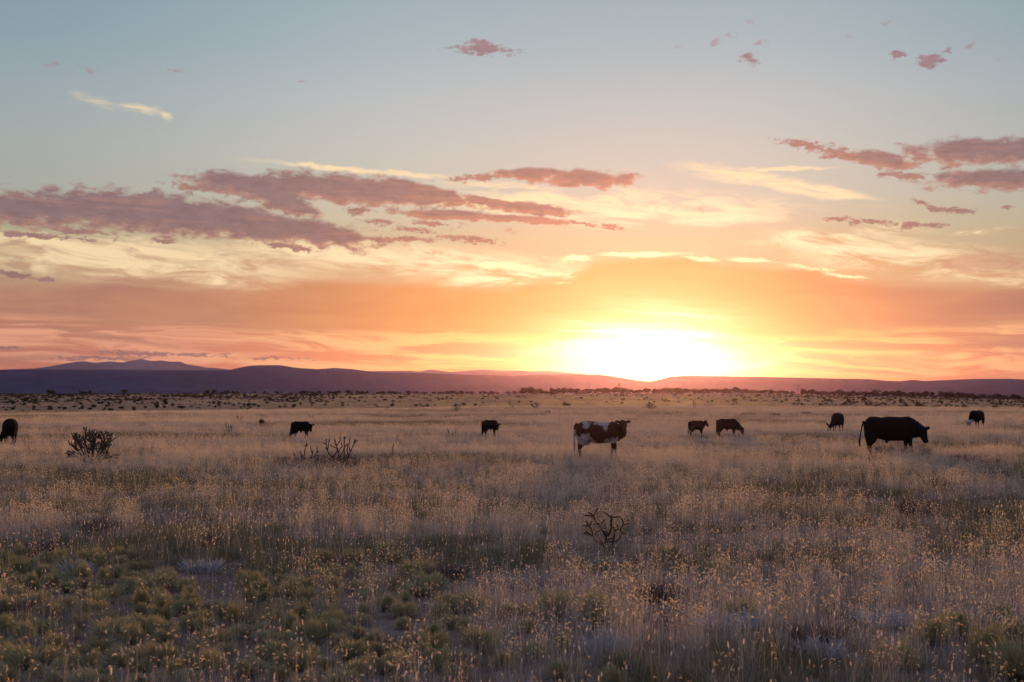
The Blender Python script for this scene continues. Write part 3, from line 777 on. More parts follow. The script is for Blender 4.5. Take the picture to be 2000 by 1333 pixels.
# small cholla in the near grass
Dc = D_of(1068); k = Dc / F / 9.52
T = 16.5 * k
lines = [([(930, 1040), (975, 900), (985, 850), (890, 700), (865, 655)], T * 1.35), ([(865, 655), (890, 590), (965, 510)],), ([(865, 655), (850, 600), (790, 560), (740, 460), (660, 440), (570, 440)], T * 1.1), ([(740, 460), (765, 400), (830, 300)],),
         ([(740, 455), (700, 400), (640, 388)],), ([(850, 600), (740, 600)],), ([(985, 850), (1040, 780), (1070, 650), (1060, 540), (1085, 495)], T * 1.35), ([(1060, 560), (1068, 470), (1075, 425)],), ([(1068, 475), (1240, 455)],), ([(1060, 470), (1000, 420), (935, 370)],),
         ([(975, 900), (1120, 860), (1140, 760), (1130, 670), (1100, 650)],), ([(1140, 740), (1215, 720), (1185, 615)],), ([(1000, 930), (1160, 930), (1235, 870), (1280, 790), (1250, 710), (1300, 640), (1308, 570), (1255, 500)],), ([(1305, 630), (1435, 600)],),
         ([(1280, 780), (1380, 797)],), ([(1280, 780), (1325, 735)],), ([(930, 1000), (770, 900), (740, 840), (720, 720), (670, 650), (550, 640)], T * 1.05), ([(665, 650), (608, 550)],), ([(675, 645), (722, 555)],), ([(740, 845), (640, 770), (598, 735)],), ([(640, 780), (555, 790)],),
         ([(940, 1000), (885, 910), (835, 850)],), ([(890, 700), (800, 740), (750, 700)],), ([(985, 850), (960, 760), (930, 720)],), ([(1100, 1000), (1120, 880), (1140, 780)],), ([(985, 850), (1010, 760), (960, 730)],)]
cholla('cholla_cactus', drawn(lines, 990, 1070, k, T, 3, .35), 1184, Dc, 'small spiny cholla with stubby forked arms in the near grass', dens=260, splen=.020, spw=.0034)
# big dense cholla at left
def grow(seed, H, W, n_main, rad, levels=4, fork=(2, 3), spread=.75, seg=.16):
    r = random.Random(seed); segs = []
    def go_(p, d, lv, rr):
        L = seg * r.uniform(.8, 1.35); q = p + d * L
        if (q.x / W) ** 2 + (q.z / H) ** 2 > r.uniform(.6, 1.25): return
        if q.z < .05: q.z = .05
        segs.append((p, q, rr, rr * .92))
        if lv == 0: return
        for _ in range(r.randint(*fork)):
            nd = (d + Vector((r.uniform(-1, 1), r.uniform(-1, 1), r.uniform(-.45, .75))) * spread).normalized()
            if r.random() < .93: go_(q, nd, lv - 1, rr * .86)
    for i in range(n_main):
        a = -1.15 + 2.3 * i / max(1, n_main - 1) + r.uniform(-.12, .12)
        d = Vector((math.sin(a), r.uniform(-.6, .6), math.cos(a) * .95 + .1)).normalized()
        p = Vector((0, 0, 0)); rr = rad * 1.4
        for s in range(2 + (abs(a) < .9)):
            q = p + d * seg * 1.5; segs.append((p, q, rr, rr * .9)); p = q; d = (d + Vector((r.uniform(-.2, .2), r.uniform(-.2, .2), .1))).normalized(); rr *= .9
            if s > 0: go_(p, (d + Vector((r.uniform(-.9, .9), r.uniform(-.9, .9), .1))).normalized(), levels - 1, rr * .85)
        go_(p, d, levels, rr)
    return segs
cholla('cholla_cactus', grow(12, 1.95, .98, 10, .027, 3, (2, 3), .95, .16), 183, D_of(906), 'big dense dark cholla bush on the left of the field', dens=14, splen=.014, spw=.003)
# dead cholla skeletons
Dd = D_of(919); k = Dd / F / 9.09; T = 9.5 * k
lines = [([(880, 790), (905, 755), (1000, 600), (1020, 550), (1070, 530), (1120, 420), (1180, 270), (1240, 195)], T), ([(1120, 400), (1090, 300), (1112, 150)],), ([(1090, 470), (1062, 400), (1060, 260)],), ([(1180, 270), (1190, 190)], T * .8), ([(1200, 250), (1205, 190)], T * .8),
         ([(880, 760), (860, 700), (830, 620), (820, 480), (780, 500), (700, 400), (670, 280), (670, 180)], T), ([(672, 290), (645, 260), (615, 258)], T * .9), ([(700, 400), (720, 280), (732, 170)],), ([(880, 740), (905, 560), (900, 440), (860, 320), (820, 180)], T * 1.2), ([(860, 310), (930, 200), (912, 138)],),
         ([(860, 350), (790, 320), (740, 290)],), ([(900, 440), (930, 350), (980, 320), (958, 240)],), ([(905, 560), (1010, 530), (1010, 300), (1010, 128)], T * 1.1), ([(1012, 170), (1042, 140)],), ([(1010, 330), (1050, 275)],), ([(905, 540), (990, 400), (1010, 330)],), ([(820, 490), (880, 400), (900, 330)],), ([(870, 560), (760, 470), (690, 330)],)]
cholla('dead_cholla', drawn(lines, 900, 790, k, T, 5, .4), 660, Dd, 'bare dead cholla skeleton with many upright forked arms', 'dead', spines=False, group='dead chollas')
Dd2 = D_of(912)
lines = [([(300, 640), (300, 420), (320, 240), (370, 190)], T * 1.1), ([(330, 220), (345, 160)],), ([(320, 215), (282, 210)],), ([(290, 560), (262, 370), (250, 322), (226, 318)],), ([(270, 620), (160, 430), (136, 330)],), ([(420, 640), (455, 420), (455, 370), (414, 210)],), ([(455, 390), (470, 290)],), ([(430, 600), (480, 450), (540, 330), (540, 215)],), ([(440, 590), (520, 430), (562, 375)],), ([(530, 350), (582, 310)],), ([(300, 420), (255, 380)],)]
cholla('dead_cholla', drawn(lines, 360, 650, k, T, 6, .4), 600, Dd2, 'dead cholla remains with thin bent arms above a purple bush', 'dead', spines=False, group='dead chollas')
lines = [([(1868, 500), (1870, 430), (1890, 260), (1906, 160)], T * 1.0), ([(1870, 432), (1846, 424)], T * .6)]
cholla('dead_stalk', drawn(lines, 1870, 500, k, T, 7, .1), 766, D_of(893), 'single thin dead stalk standing alone left of centre', 'dead', spines=False, cat='dead plant')
def vfork(px, D, wpx, hpx, n, seed, label, nm='dead_cholla', rad=.02, cat='dead plant', group=None, mt='dead', sp=.5):
    r = random.Random(seed); k_ = D / F; segs = []
    for i in range(n):
        tx = (i / max(1, n - 1) - .5) * wpx * k_ + r.uniform(-.1, .1) * wpx * k_; H = hpx * k_ * r.uniform(.65, 1)
        p0 = Vector((tx * .15, 0, -.02)); p1 = Vector((tx * .7, r.uniform(-.1, .1), H * .45)); p2 = Vector((tx, r.uniform(-.2, .2), H))
        segs += [(p0, p1, rad, rad * .8), (p1, p2, rad * .8, rad * .6)]
        if r.random() < .8:
            segs.append((p1, p1 + Vector((r.uniform(-.3, .3) * sp, r.uniform(-.2, .2), H * .4)), rad * .7, rad * .5))
    return cholla(nm, segs, px, D, label, mt, spines=False, cat=cat, group=group)
vfork(883, D_of(855), 16, 26, 3, 1, 'small dead forked stalk left of the walking black calf', rad=.022, group='dead chollas')
vfork(448, D_of(842), 14, 22, 4, 2, 'tiny dead forked stalk in the left middle distance', rad=.028, group='dead chollas')
vfork(470, D_of(823), 10, 20, 3, 3, 'thin dead stalks behind the left green bush', rad=.03, group='dead chollas')
vfork(556, D_of(862), 8, 14, 3, 4, 'short dead twigs below the left black calf', rad=.018, group='dead chollas')
vfork(379, D_of(905), 8, 22, 2, 8, 'thin leaning twig between the two dark bushes at left', rad=.012, group='dead chollas')
vfork(490, D_of(912), 20, 22, 4, 9, 'low forked twigs left of the dead chollas', rad=.012, group='dead chollas')
vfork(608, D_of(815), 7, 10, 2, 5, 'tiny forked stub above the left black calf', rad=.035, group='dead chollas')
vfork(1554, D_of(1300), 22, 50, 2, 6, 'short thick dead stalk in the near grass at lower right', rad=.012, group='dead chollas')
vfork(1510, D_of(1315), 60, 62, 3, 16, 'thin pale forked twig at the bottom right of centre', rad=.004, group='dead chollas')
cholla('cholla_cactus', grow(22, 1.5, 1.2, 7, .035, 2, (2, 2), .5, .3), 892, 205, 'far cholla with long upswept arms above the walking calf', spines=False, scale=.85)
cholla('cholla_cactus', grow(23, 1.2, 1.3, 8, .045, 3, (2, 3), .8, .24), 1046, 235, 'round far cholla left of the spotted cow', spines=False, scale=.95)
cholla('cholla_cactus', grow(24, 1.4, 1.0, 8, .06, 3, (2, 3), .7, .24), 1271, 230, 'round far cholla directly under the sun', spines=False, scale=.95)
cholla('cholla_cactus', grow(25, 1.1, .6, 5, .04, 2, (2, 2), .7, .22), 1000, 238, 'small far cholla left of the round one', spines=False, scale=.9)
vfork(1356, 236, 5, 22, 2, 17, 'thin dead trunk standing above the right hand calves', rad=.06, group='dead chollas')

dark = [clumpy('dark_bush', 70 + i, .5, .8, 420, .16, [M['darkleaf'], M['dead']]) for i in range(5)]
put('green_bush', clumpy('green_bush', 90, .55, .75, 700, .10, [M['darkleaf'], M['dead']]), 512, D_of(832), (1.0, .7, .9), label='small dark green bush in the left middle distance')
for px, py, s, lb in [(628, 842, (1.6, .7, .38), 'flat dark mound right of the left black calf'), (600, 846, (.8, .6, .25), 'low dark mound just above the left calf'), (1070, 808, (2.2, 1, .5), 'flat dark mound behind the spotted cow'), (1455, 812, (2.6, 1, .4), 'flat dark mound above the grazing calf'),
                      (1515, 813, (1.5, 1, .4), 'flat dark mound right of the grazing calf'), (1575, 810, (1.7, .8, .4), 'flat dark mound left of the cow facing the camera'), (395, 812, (2, 1, .3), 'flat dark mound at the left field edge'), (1100, 808, (1.4, 1, .3), 'little dark mound behind the back of the spotted cow')]:
    put('low_mound_bush', twig[rs.randrange(3)] if s[2] < .39 else dark[rs.randrange(5)], px, D_of(py, -.25), s, label=lb, group='flat dark bushes in the field')

# far slope: dark shrubs, then a line of junipers along the crest
far_pts = []
rf = random.Random(31)
for _ in range(13000):
    D = rf.uniform(270, 840); px = rf.uniform(-60, 2060)
    ke = (lerp_table(EDGE, px) - YH) / F; De = (CAMH - 0.036) / (ke - 0.0018)
    if D < De + 70: continue
    leftw = sstep(900, 350, px); rightw = sstep(1350, 1600, px)
    w_ = .10 + .75 * leftw * (.35 + .65 * sstep(300, 560, D)) + .28 * rightw
    w_ *= .3 + 1.2 * sstep(-.3, .4, noise.noise(Vector(((px - CX) / F * D / 40, D / 55, 2))))
    if rf.random() > w_ * .8 * (D / 600): continue
    far_pts.append((px, D, rf.uniform(.35, 1.1) * (1 + .4 * (rf.random() < .1))))
far_pts.sort(key=lambda t: -t[2] / t[1])
leftg = rightg = 0
for i, (px, D, s) in enumerate(far_pts[:250]):
    lf = px < 1100
    put('desert_shrub', dark[i % 5], px, D, (s * rf.uniform(.9, 1.7), s, s * rf.uniform(.6, 1.05)),
        label='dark round shrub dotting the %s part of the far slope' % ('left' if lf else 'right'), group='dark shrubs on the %s far slope' % ('left' if lf else 'right'))
B = Blades(); rb = random.Random(77)
for px, D, s in far_pts[250:4200]:
    p = ground_at(px, D)
    for q in range(26):
        a = rb.uniform(0, 6.283); u = rb.random() ** .5
        c_ = p + Vector((math.cos(a) * u * .6 * s, math.sin(a) * u * .6 * s, s * .65 * (1 - u * u * .6) * rb.random()))
        e = Vector((rb.uniform(-1, 1), rb.uniform(-1, 1), rb.uniform(-.2, 1))).normalized() * .25 * s
        B.strip([c_ - e, c_, c_ + e], [.12 * s, .22 * s, .05], e.cross(Vector((rb.random(), 1, rb.random()))).normalized(), 0, rb.random())
tag(link('shrubland', B.mesh('shrubland', [M['darkleaf']])), 'dark low scrub speckling the far slope', 'scrub', kind='stuff')

def juniper_mesh(seed, W, H, n):
    return clumpy('juniper', seed, W, H, n, .55, [M['darkleaf'], M['dead']], trunk=.3)
jun = [juniper_mesh(300 + i, 1.9, 2.6, 520) for i in range(6)]
rj = random.Random(41)
spots = []
for px in (100, 164, 175, 243, 404): spots.append((px, 1.0))
for px in (405, 418, 590, 610, 622, 700, 745, 770, 875, 912, 948, 960): spots.append((px, .9))
px = 420
while px < 2020:
    dens = 9 if px > 1000 else 17
    px += rj.uniform(.35, 1.5) * dens
    spots.append((px, rj.uniform(.55, 1.15) * (1.45 if px > 1000 else .8)))
for i, (px, s) in enumerate(spots):
    D = DC + rj.uniform(-30, 25)
    if abs(px - 1558) < 7: continue
    zone = 'left' if px < 700 else ('middle' if px < 1350 else 'right')
    put('juniper_tree', jun[i % 6], px, D, (s * rj.uniform(.8, 1.6), s, s * rj.uniform(.6, 1.0)), label='dark rounded juniper in the row on the %s stretch of the crest' % zone, cat='juniper', group='junipers on the %s crest' % zone)

# power pole and windpump on the skyline
def bars(name, lst, mt, parent=None, n=6):
    V, Fc = [], []
    for p0, p1, r_ in lst: tube(V, Fc, Vector(p0), Vector(p1), r_, r_, n)
    return link(name, mesh_from(name, V, Fc, [mt], smooth=True), parent)
rt = bpy.data.objects.new('utility_pole', None); COL.objects.link(rt); rt.location = ground_at(1558, 900)
tag(rt, 'wooden utility pole with a crossarm on the right crest', 'utility pole')
bars('pole', [((0, 0, -.5), (0, 0, 6.2), .16)], M['dead'], rt)
bars('crossarm', [((-1.6, 0, 5.7), (1.6, 0, 5.7), .14)], M['dead'], rt)
bars('insulator', [((-1.5, 0, 5.8), (-1.5, 0, 6.15), .1), ((1.5, 0, 5.8), (1.5, 0, 6.15), .1)], M['dead'], rt)
rt = bpy.data.objects.new('wind_pump', None); COL.objects.link(rt); rt.location = ground_at(1209, 900)
tag(rt, 'small wind pump tower among the trees left of the sun', 'wind pump')
bars('tower', [((-.9, -.9, -.5), (0, 0, 5.6), .09), ((.9, -.9, -.5), (0, 0, 5.6), .09), ((-.9, .9, -.5), (0, 0, 5.6), .09), ((.9, .9, -.5), (0, 0, 5.6), .09), ((-.5, -.5, 2.2), (.5, -.5, 2.2), .06), ((-.3, -.3, 3.6), (.3, -.3, 3.6), .06)], M['dead'], rt)
V, Fc = [], []
for k_ in range(12):
    a = k_ * math.pi / 6; b = len(V)
    for q, da in ((.25, -.12), (.25, .12), (1.0, .2), (1.0, -.2)):
        V.append((q * math.cos(a + da), -.05 + .1 * (da > 0), 5.8 + q * math.sin(a + da)))
    Fc.append((b, b + 1, b + 2, b + 3))
link('wheel', mesh_from('wheel', V, Fc, [M['dead']]), rt)
# ---------------------------------------------------------------- cattle
m, g, o = mat('cattle_coat'); M['coat'] = m
ca = g.node('ShaderNodeAttribute', attribute_name='coat')
pos = g.node('ShaderNodeTexCoord').outputs['Object']
nn = g.noise(g.vmath('MULTIPLY', pos, (1, 1, .5)), 40, 4, 0.6)
principled(g, o, g.mix(1.0, ca.outputs['Color'], g.mix(nn, (.8, .8, .8, 1), (1.15, 1.15, 1.15, 1)), 'MULTIPLY'), 0.9, 0.0, bump=nn, bstr=0.5, bdist=0.01, sheen=0.06)
m, g, o = mat('eye_dark'); M['eye'] = m
principled(g, o, (0.01, 0.008, 0.006), 0.1, 0.5)

def loft(V, Fc, pts, n=14, side0=Vector((0, 1, 0)), power=2.3):
    """closed body of oval rings: pts = (centre, half width, half height[, side vector])"""
    b = len(V)
    for i, p in enumerate(pts):
        c = Vector(p[0]); a = Vector(pts[max(0, i - 1)][0]); z = Vector(pts[min(len(pts) - 1, i + 1)][0])
        t = (z - a).normalized(); s_ = (p[3] if len(p) > 3 else side0); s_ = (s_ - t * s_.dot(t)).normalized(); u = t.cross(s_)
        for k in range(n):
            an = 2 * math.pi * k / n; cx_, sy = math.cos(an), math.sin(an)
            e = 2 / power
            V.append((c + s_ * p[1] * math.copysign(abs(cx_) ** e, cx_) + u * p[2] * math.copysign(abs(sy) ** e, sy))[:])
    for i in range(len(pts) - 1):
        for k in range(n):
            Fc.append((b + i * n + k, b + i * n + (k + 1) % n, b + (i + 1) * n + (k + 1) % n, b + (i + 1) * n + k))
    Fc.append(tuple(b + k for k in reversed(range(n)))); Fc.append(tuple(b + (len(pts) - 1) * n + k for k in range(n)))

def cattle(name, label, px, D, H, yaw, L=1.75, depth=.82, wid=.34, neck=None, hd=(.6, 0, -.8), hl=(0, 1, 0), poll=(1.1, 0, 1.35), hlen=.50, hw=1.0, hh=1.0,
           legs=None, tail=None, bull=False, udder=False, paint=None, ears=((.9, .2, .1),), group=None, vox=.02, cat='cow', sheath=False, top=None, lw=1.0):
    V, Fc = [], []
    s = H / 1.45
    zt, zb = H, H - depth
    x0, x1 = -L * .53, L * .47
    prof = top or [(0, -.13, .40, .25), (.03, -.03, .62, .52), (.10, .0, .80, .80), (.20, .0, .88, .92), (.32, -.02, .95, 1.0), (.48, -.03, 1.0, 1.05), (.64, -.025, 1.0, 1.0), (.78, -.005, .98, .86), (.88, -.01, .92, .76), (.95, -.07, .80, .60), (1.0, -.20, .62, .36)]
    rings = []
    for t, dz, fb, fw in prof:
        x = x0 + (x1 - x0) * t; zz = zt + dz * s; bb = zt - depth * fb
        rings.append(((x, 0, (zz + bb) / 2), wid * fw, (zz - bb) / 2))
    loft(V, Fc, rings, 18, power=2.4)
    # neck
    loft(V, Fc, neck, 14)
    # head
    hd = Vector(hd).normalized(); hl = Vector(hl); hl = (hl - hd * hl.dot(hd)).normalized(); up = hl.cross(hd)
    if up.z < 0 and abs(hd.z) < .95: up = -up
    P = Vector(poll); k = hlen / .5
    H_ = [(-.10, .07, .08, 0), (-.03, .115, .12, -.01), (.07, .125, .135, -.02), (.18, .115, .125, -.03), (.28, .085, .10, -.035), (.38, .07, .08, -.035), (.46, .075, .072, -.035), (.51, .06, .05, -.035)]
    loft(V, Fc, [(P + hd * t * k + up * dz * k, a * k * hw, b_ * k * hh, hl) for t, a, b_, dz in H_], 14)
    for sg in (-1, 1):
        eo = ears[0] if len(ears) == 1 else ears[(sg + 1) // 2]
        b0 = P + hl * sg * .09 * k * hw + hd * .02 * k + up * .05 * k
        dv = (hl * sg * eo[0] - hd * eo[1] + up * eo[2]).normalized(); el_ = .23 * k
        sdv = (hd * .8 - up * .3); sdv = (sdv - dv * sdv.dot(dv)).normalized()
        loft(V, Fc, [(b0, .03 * k, .022 * k, sdv), (b0 + dv * el_ * .35, .068 * k, .024 * k, sdv), (b0 + dv * el_ * .7, .075 * k, .021 * k, sdv), (b0 + dv * el_ + Vector((0, 0, -.01)), .02 * k, .012 * k, sdv)], 10)
    wide = lambda q: [(c_, a_ * lw, b2 * lw) for c_, a_, b2 in q]
    # legs: (hip x swing, foot x offset) for near/far hind and front
    legs = legs or dict(hn=0, hf=.06, fn=0, ff=.05)
    for key, sg in (('hn', -1), ('hf', 1)):
        dx_ = legs[key]; hx = x0 + .20 * s; y = sg * wid * .58
        loft(V, Fc, wide([((hx + .05 * s, y * .8, .98 * s), .14 * s, .22 * s), ((hx + .04 * s + dx_ * .2, y, .78 * s), .12 * s, .22 * s), ((hx + .0 * s + dx_ * .35, y * 1.02, .63 * s), .09 * s, .155 * s), ((hx - .06 * s + dx_ * .6, y, .48 * s), .055 * s, .09 * s),
                     ((hx - .07 * s + dx_ * .75, y, .38 * s), .04 * s, .055 * s), ((hx - .04 * s + dx_ * .92, y, .16 * s), .036 * s, .043 * s), ((hx - .01 * s + dx_, y, .08 * s), .045 * s, .055 * s), ((hx + .03 * s + dx_, y, .0), .05 * s, .07 * s)]), 12, Vector((0, 1, 0)))
    for key, sg in (('fn', -1), ('ff', 1)):
        dx_ = legs[key]; fx = x1 - .26 * s; y = sg * wid * .50
        loft(V, Fc, wide([((fx + .02 * s, y * .9, .92 * s), .10 * s, .16 * s), ((fx, y, .72 * s), .085 * s, .125 * s), ((fx + dx_ * .3, y, .58 * s), .062 * s, .085 * s), ((fx + .02 * s + dx_ * .5, y, .42 * s), .052 * s, .06 * s), ((fx + .01 * s + dx_ * .62, y, .34 * s), .038 * s, .042 * s),
                     ((fx + .01 * s + dx_ * .9, y, .14 * s), .036 * s, .04 * s), ((fx + .02 * s + dx_, y, .08 * s), .043 * s, .05 * s), ((fx + .05 * s + dx_, y, 0), .05 * s, .065 * s)]), 12, Vector((0, 1, 0)))
    # tail
    tl = tail or [(x0 + .04, 0, zt - .10 * s), (x0 - .06 * s, 0, zt - .22 * s), (x0 - .07 * s, 0, zt - .5 * s), (x0 - .06 * s, 0, .50 * s), (x0 - .05 * s, 0, .30 * s)]
    rr = [.045, .03, .022, .036, .022]
    loft(V, Fc, [(p, r_ * s, r_ * s) for p, r_ in zip(tl, rr)], 8, power=2)
    mx = x0 + L * .36
    if sheath: loft(V, Fc, [((mx + .14, 0, zb + .10), .06, .09), ((mx + .15, 0, zb - .04), .035, .05), ((mx + .14, 0, zb - .10), .02, .025)], 8)
    if bull: loft(V, Fc, [((x0 + .36, 0, .72 * s), .09, .10), ((x0 + .35, 0, .58 * s), .09, .10), ((x0 + .35, 0, .50 * s), .05, .06)], 10)
    if udder: loft(V, Fc, [((x0 + .42, 0, zb + .16), .13, .16), ((x0 + .40, 0, zb + .02), .12, .13), ((x0 + .40, 0, zb - .05), .08, .08)], 10)
    tmp = bpy.data.objects.new('tmp', mesh_from('tmp', V, Fc)); COL.objects.link(tmp)
    md = tmp.modifiers.new('r', 'REMESH'); md.mode = 'VOXEL'; md.voxel_size = vox; md.use_smooth_shade = True
    sm = tmp.modifiers.new('s', 'SMOOTH'); sm.iterations = 4; sm.factor = .5
    dg = bpy.context.evaluated_depsgraph_get(); dg.update()
    me = bpy.data.meshes.new_from_object(tmp.evaluated_get(dg)); bpy.data.objects.remove(tmp)
    me.name = name; me.materials.clear()
    at = me.attributes.new('coat', 'FLOAT_COLOR', 'POINT')
    cols = []
    for v in me.vertices:
        c_ = (0.013, 0.010, 0.009) if paint is None else paint(v.co, x0, x1, zt, zb, P, hd, s)
        cols += [*c_, 1]
    at.data.foreach_set('color', cols)
    ob = link(name, me, mats=[M['coat']])
    p = ground_at(px, D); ob.location = (p.x, p.y, p.z); ob.rotation_euler.z = math.radians(yaw)
    for sg in (-1, 1):
        bm = bmesh.new(); bmesh.ops.create_uvsphere(bm, u_segments=10, v_segments=8, radius=.024 * k)
        em = bpy.data.meshes.new('eye'); bm.to_mesh(em); bm.free()
        e = link('eye', em, ob, [M['eye']]); e.location = P + hd * .17 * k + hl * sg * .108 * k * hw + up * .03 * k
    return tag(ob, label, cat, group)

WHITE = (0.36, 0.30, 0.27); BROWN = (0.085, 0.036, 0.020); BLK = (0.013, 0.010, 0.009)
def spotted(co_, x0, x1, zt, zb, P, hd, s):
    x = (co_.x - x0) / (x1 - x0); z = (co_.z - zb) / (zt - zb)        # 0..1 along the body, 0 at the belly, 1 at the back
    n1 = noise.fractal(Vector((co_.x * 4, co_.z * 5, 3.3)), .6, 2.2, 4); n2 = noise.noise(Vector((co_.x * 10, co_.z * 12, 1)))
    f = n1 * .9 + n2 * .25
    if (co_ - P).dot(hd) > -.12 and (co_ - P).length < .8 and x > .93: return BROWN
    if co_.x < x0 - .02: return WHITE if co_.z < zt - .35 else BROWN       # tail
    if z < (.04 if x > .6 else -.10): return BROWN if (x < .3 or x > .7) else WHITE                                   # lower legs
    low = lerp_table([(0, .55), (.03, .48), (.08, .36), (.20, .42), (.28, .40), (.33, .22), (.42, .12), (.55, .12), (.65, .24), (.75, .28), (.85, .24), (.95, .28), (1.1, .35)], x)
    high = lerp_table([(0, .9), (.07, .86), (.14, .72), (.22, .66), (.32, .72), (.42, .84), (.52, .78), (.60, .72), (.66, .62), (.72, .78), (.80, .92), (.86, 1.2), (1.1, 1.5)], x)
    if x > .86 and z > .3: high = 2
    if x < .13 and z < .30: return BROWN if z + f * .08 < .02 else WHITE
    if low + f * .16 < z < high + f * .12: return BROWN
    if z > .8 and n1 > .28 and x < .5: return BROWN
    if z < .25 and x > .65 and f > .22: return BROWN
    return WHITE
def whiteface(co_, x0, x1, zt, zb, P, hd, s):
    t = (co_ - P).dot(hd)
    r_ = (co_ - P - hd * t).length
    if t > .04 and r_ < .2 and co_.x > x1: return (0.17, 0.155, 0.155)
    if co_.x > x1 - .12 and co_.z < zb + .14 and co_.z > zb - .12: return (0.36, 0.34, 0.35)
    return BLK

cattle('cow', 'brown and white spotted cow standing sideways with its head turned to the camera', 1171, 53.5, 1.48, 0, L=1.68, depth=.88, wid=.34,
       neck=[((.42, 0, 1.06), .23, .40), ((.62, -.02, 1.05), .20, .38), ((.76, -.08, 1.12), .17, .32), ((.83, -.16, 1.22), .13, .22)],
       poll=(.85, -.20, 1.40), hd=(.13, -.62, -.72), hl=(.97, .22, .03), hlen=.48, hw=1.2, legs=dict(hn=-.02, hf=.03, fn=-.12, ff=.12), ears=((.95, .25, -.02),), udder=True, paint=spotted,
       top=[(0, -.10, .45, .28), (.03, -.02, .62, .52), (.10, .0, .80, .82), (.20, -.005, .84, .94), (.32, -.02, .90, 1.02), (.48, -.055, 1.0, 1.08), (.64, -.065, .98, 1.02), (.78, -.065, .93, .88), (.88, -.06, .92, .76), (.95, -.10, .84, .60), (1.0, -.22, .66, .36)])
cattle('bull', 'big black bull walking right with lowered head, largest animal in the field', 1740, 56, 1.63, 0, L=2.0, depth=.98, wid=.42, cat='bull',
       neck=[((.50, 0, 1.14), .33, .46), ((.76, 0, 1.14), .30, .41), ((.98, 0, 1.08), .25, .33), ((1.14, 0, 1.03), .20, .25)],
       poll=(1.18, -.03, 1.12), hd=(.26, -.34, -.90), hl=(.80, .60, .02), hlen=.56, hw=1.25, hh=1.3, legs=dict(hn=0, hf=.10, fn=.05, ff=-.1), ears=((.9, .1, .25),), bull=True, sheath=True,
       tail=[(-1.08, 0, 1.44), (-1.16, 0, 1.2), (-1.22, 0, .9), (-1.26, 0, .62), (-1.24, 0, .42)],
       top=[(0, -.26, .45, .35), (.025, -.10, .66, .62), (.09, -.01, .80, .88), (.18, -.005, .84, .98), (.30, -.045, .92, 1.02), (.45, -.01, 1.0, 1.06), (.60, -.015, 1.0, 1.04), (.74, -.03, 1.0, 1.0), (.84, .0, 1.0, .94), (.93, -.10, .98, .78), (1.0, -.26, .88, .50)])
cattle('calf', 'black calf walking right, leftmost calf in the field, ear sticking out', 589, 75, 1.02, -8, L=.98, depth=.53, wid=.20, vox=.014, cat='calf', sheath=True,
       neck=[((.26, 0, .78), .14, .21), ((.40, -.01, .76), .12, .17), ((.50, -.04, .76), .09, .12)], poll=(.50, -.06, .80), hd=(.22, -.55, -.80), hl=(.97, .22, .05), hlen=.36, hw=1.25, hh=1.2, lw=1.25,
       legs=dict(hn=-.20, hf=.12, fn=.16, ff=-.12), ears=((1, .12, .02),), group='black calves')
cattle('calf', 'black calf in profile between the dead cholla and the spotted cow, ear sticking out', 958, 80, 1.03, -10, L=.86, depth=.52, wid=.20, vox=.014, cat='calf', sheath=True,
       neck=[((.22, 0, .76), .14, .20), ((.34, -.01, .72), .12, .17), ((.40, -.06, .72), .09, .12)], poll=(.40, -.08, .76), hd=(.14, -.6, -.78), hl=(.98, .2, .0), hlen=.36, hw=1.25, hh=1.2, lw=1.25,
       legs=dict(hn=-.12, hf=.10, fn=.07, ff=-.08), ears=((1, .1, .05),), group='black calves')
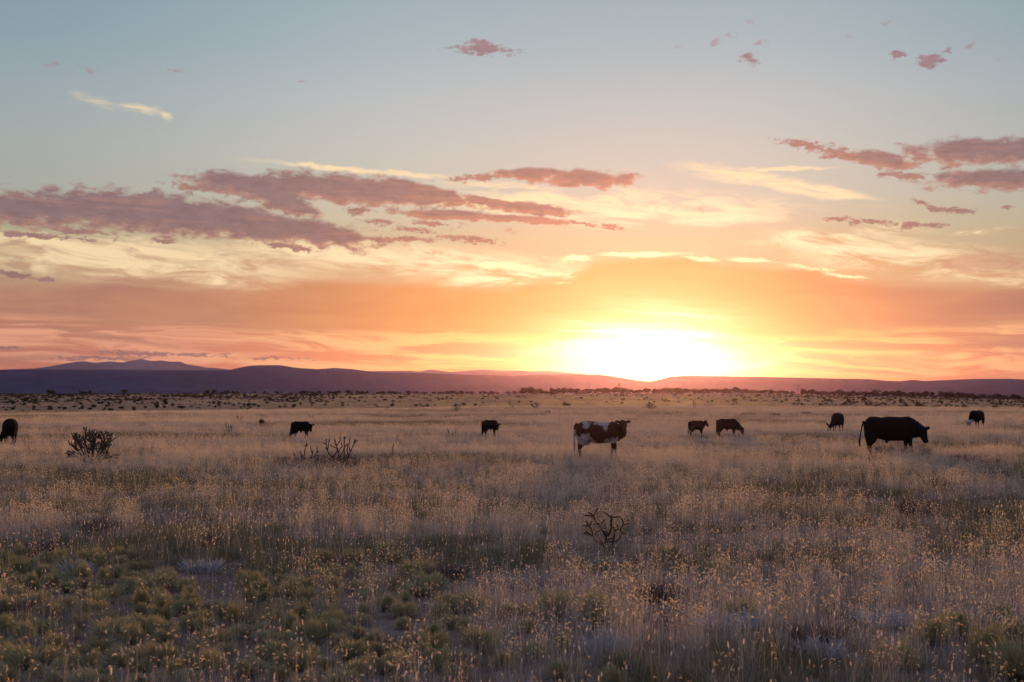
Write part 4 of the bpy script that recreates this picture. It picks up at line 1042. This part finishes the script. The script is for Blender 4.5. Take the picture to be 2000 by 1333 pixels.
cattle('calf', 'dark calf with raised head right of the spotted cow', 1361, 80, .99, 0, L=.86, depth=.55, wid=.19, vox=.014, cat='calf',
       neck=[((.20, 0, .72), .15, .23), ((.32, 0, .77), .12, .19), ((.40, 0, .83), .10, .15)], poll=(.44, -.02, .90), hd=(.55, -.40, -.62), hl=(.60, .78, 0), hlen=.33, hw=1.3, hh=1.3, lw=1.3,
       legs=dict(hn=-.02, hf=.03, fn=0, ff=.03), ears=((.75, -.2, .6), (.7, .5, .3)), group='black calves')
cattle('calf', 'dark young animal grazing beside the calf with raised head', 1421, 80, 1.09, 0, L=1.14, depth=.62, wid=.24, vox=.015, cat='calf', sheath=True,
       neck=[((.30, 0, .78), .18, .27), ((.48, 0, .68), .15, .24), ((.62, 0, .57), .12, .18), ((.70, 0, .52), .10, .14)], poll=(.76, 0, .52), hd=(.12, -.2, -.96), hl=(.3, .94, 0), hlen=.38, hw=1.25, hh=1.25, lw=1.3,
       legs=dict(hn=0, hf=-.05, fn=-.02, ff=-.04), ears=((.8, .4, .3),), group='black calves')
graz2 = [((.50, -.02, .96), .22, .30), ((.70, -.10, .80), .17, .24), ((.84, -.20, .60), .13, .18), ((.93, -.27, .48), .11, .14)]
graz = [((.55, 0, .98), .22, .30), ((.78, 0, .80), .17, .24), ((.98, 0, .60), .13, .18), ((1.10, 0, .48), .11, .14)]
cattle('cow', 'black cow seen end on at the left edge, grazing with its head down', 21, 69, 1.32, -76, L=1.4, depth=.86, wid=.36, neck=graz2, poll=(.98, -.30, .46), hd=(.3, -.35, -.9), hl=(.2, .97, 0), hlen=.5,
       legs=dict(hn=.0, hf=.05, fn=.05, ff=-.05), ears=((.85, .25, .35),), group='black cows facing the camera')
cattle('cow', 'black cow facing the camera, grazing between the calves and the bull', 1635, 90, 1.27, -111, L=1.4, depth=.82, wid=.38, neck=graz2, poll=(.98, -.30, .46), hd=(.3, -.35, -.9), hl=(.2, .97, 0), hlen=.5,
       legs=dict(hn=.0, hf=.05, fn=.05, ff=-.05), ears=((.85, .25, .35),), group='black cows facing the camera')
cattle('cow', 'black cow with a white face grazing at the right edge of the herd', 1906, 102, 1.33, -134, L=1.55, depth=.80, wid=.37, neck=graz, poll=(1.14, -.02, .50), hd=(.30, -.1, -.9), hl=(.1, .99, 0), hlen=.5,
       legs=dict(hn=-.08, hf=.08, fn=.1, ff=-.08), ears=((.85, .3, .3),), paint=whiteface)
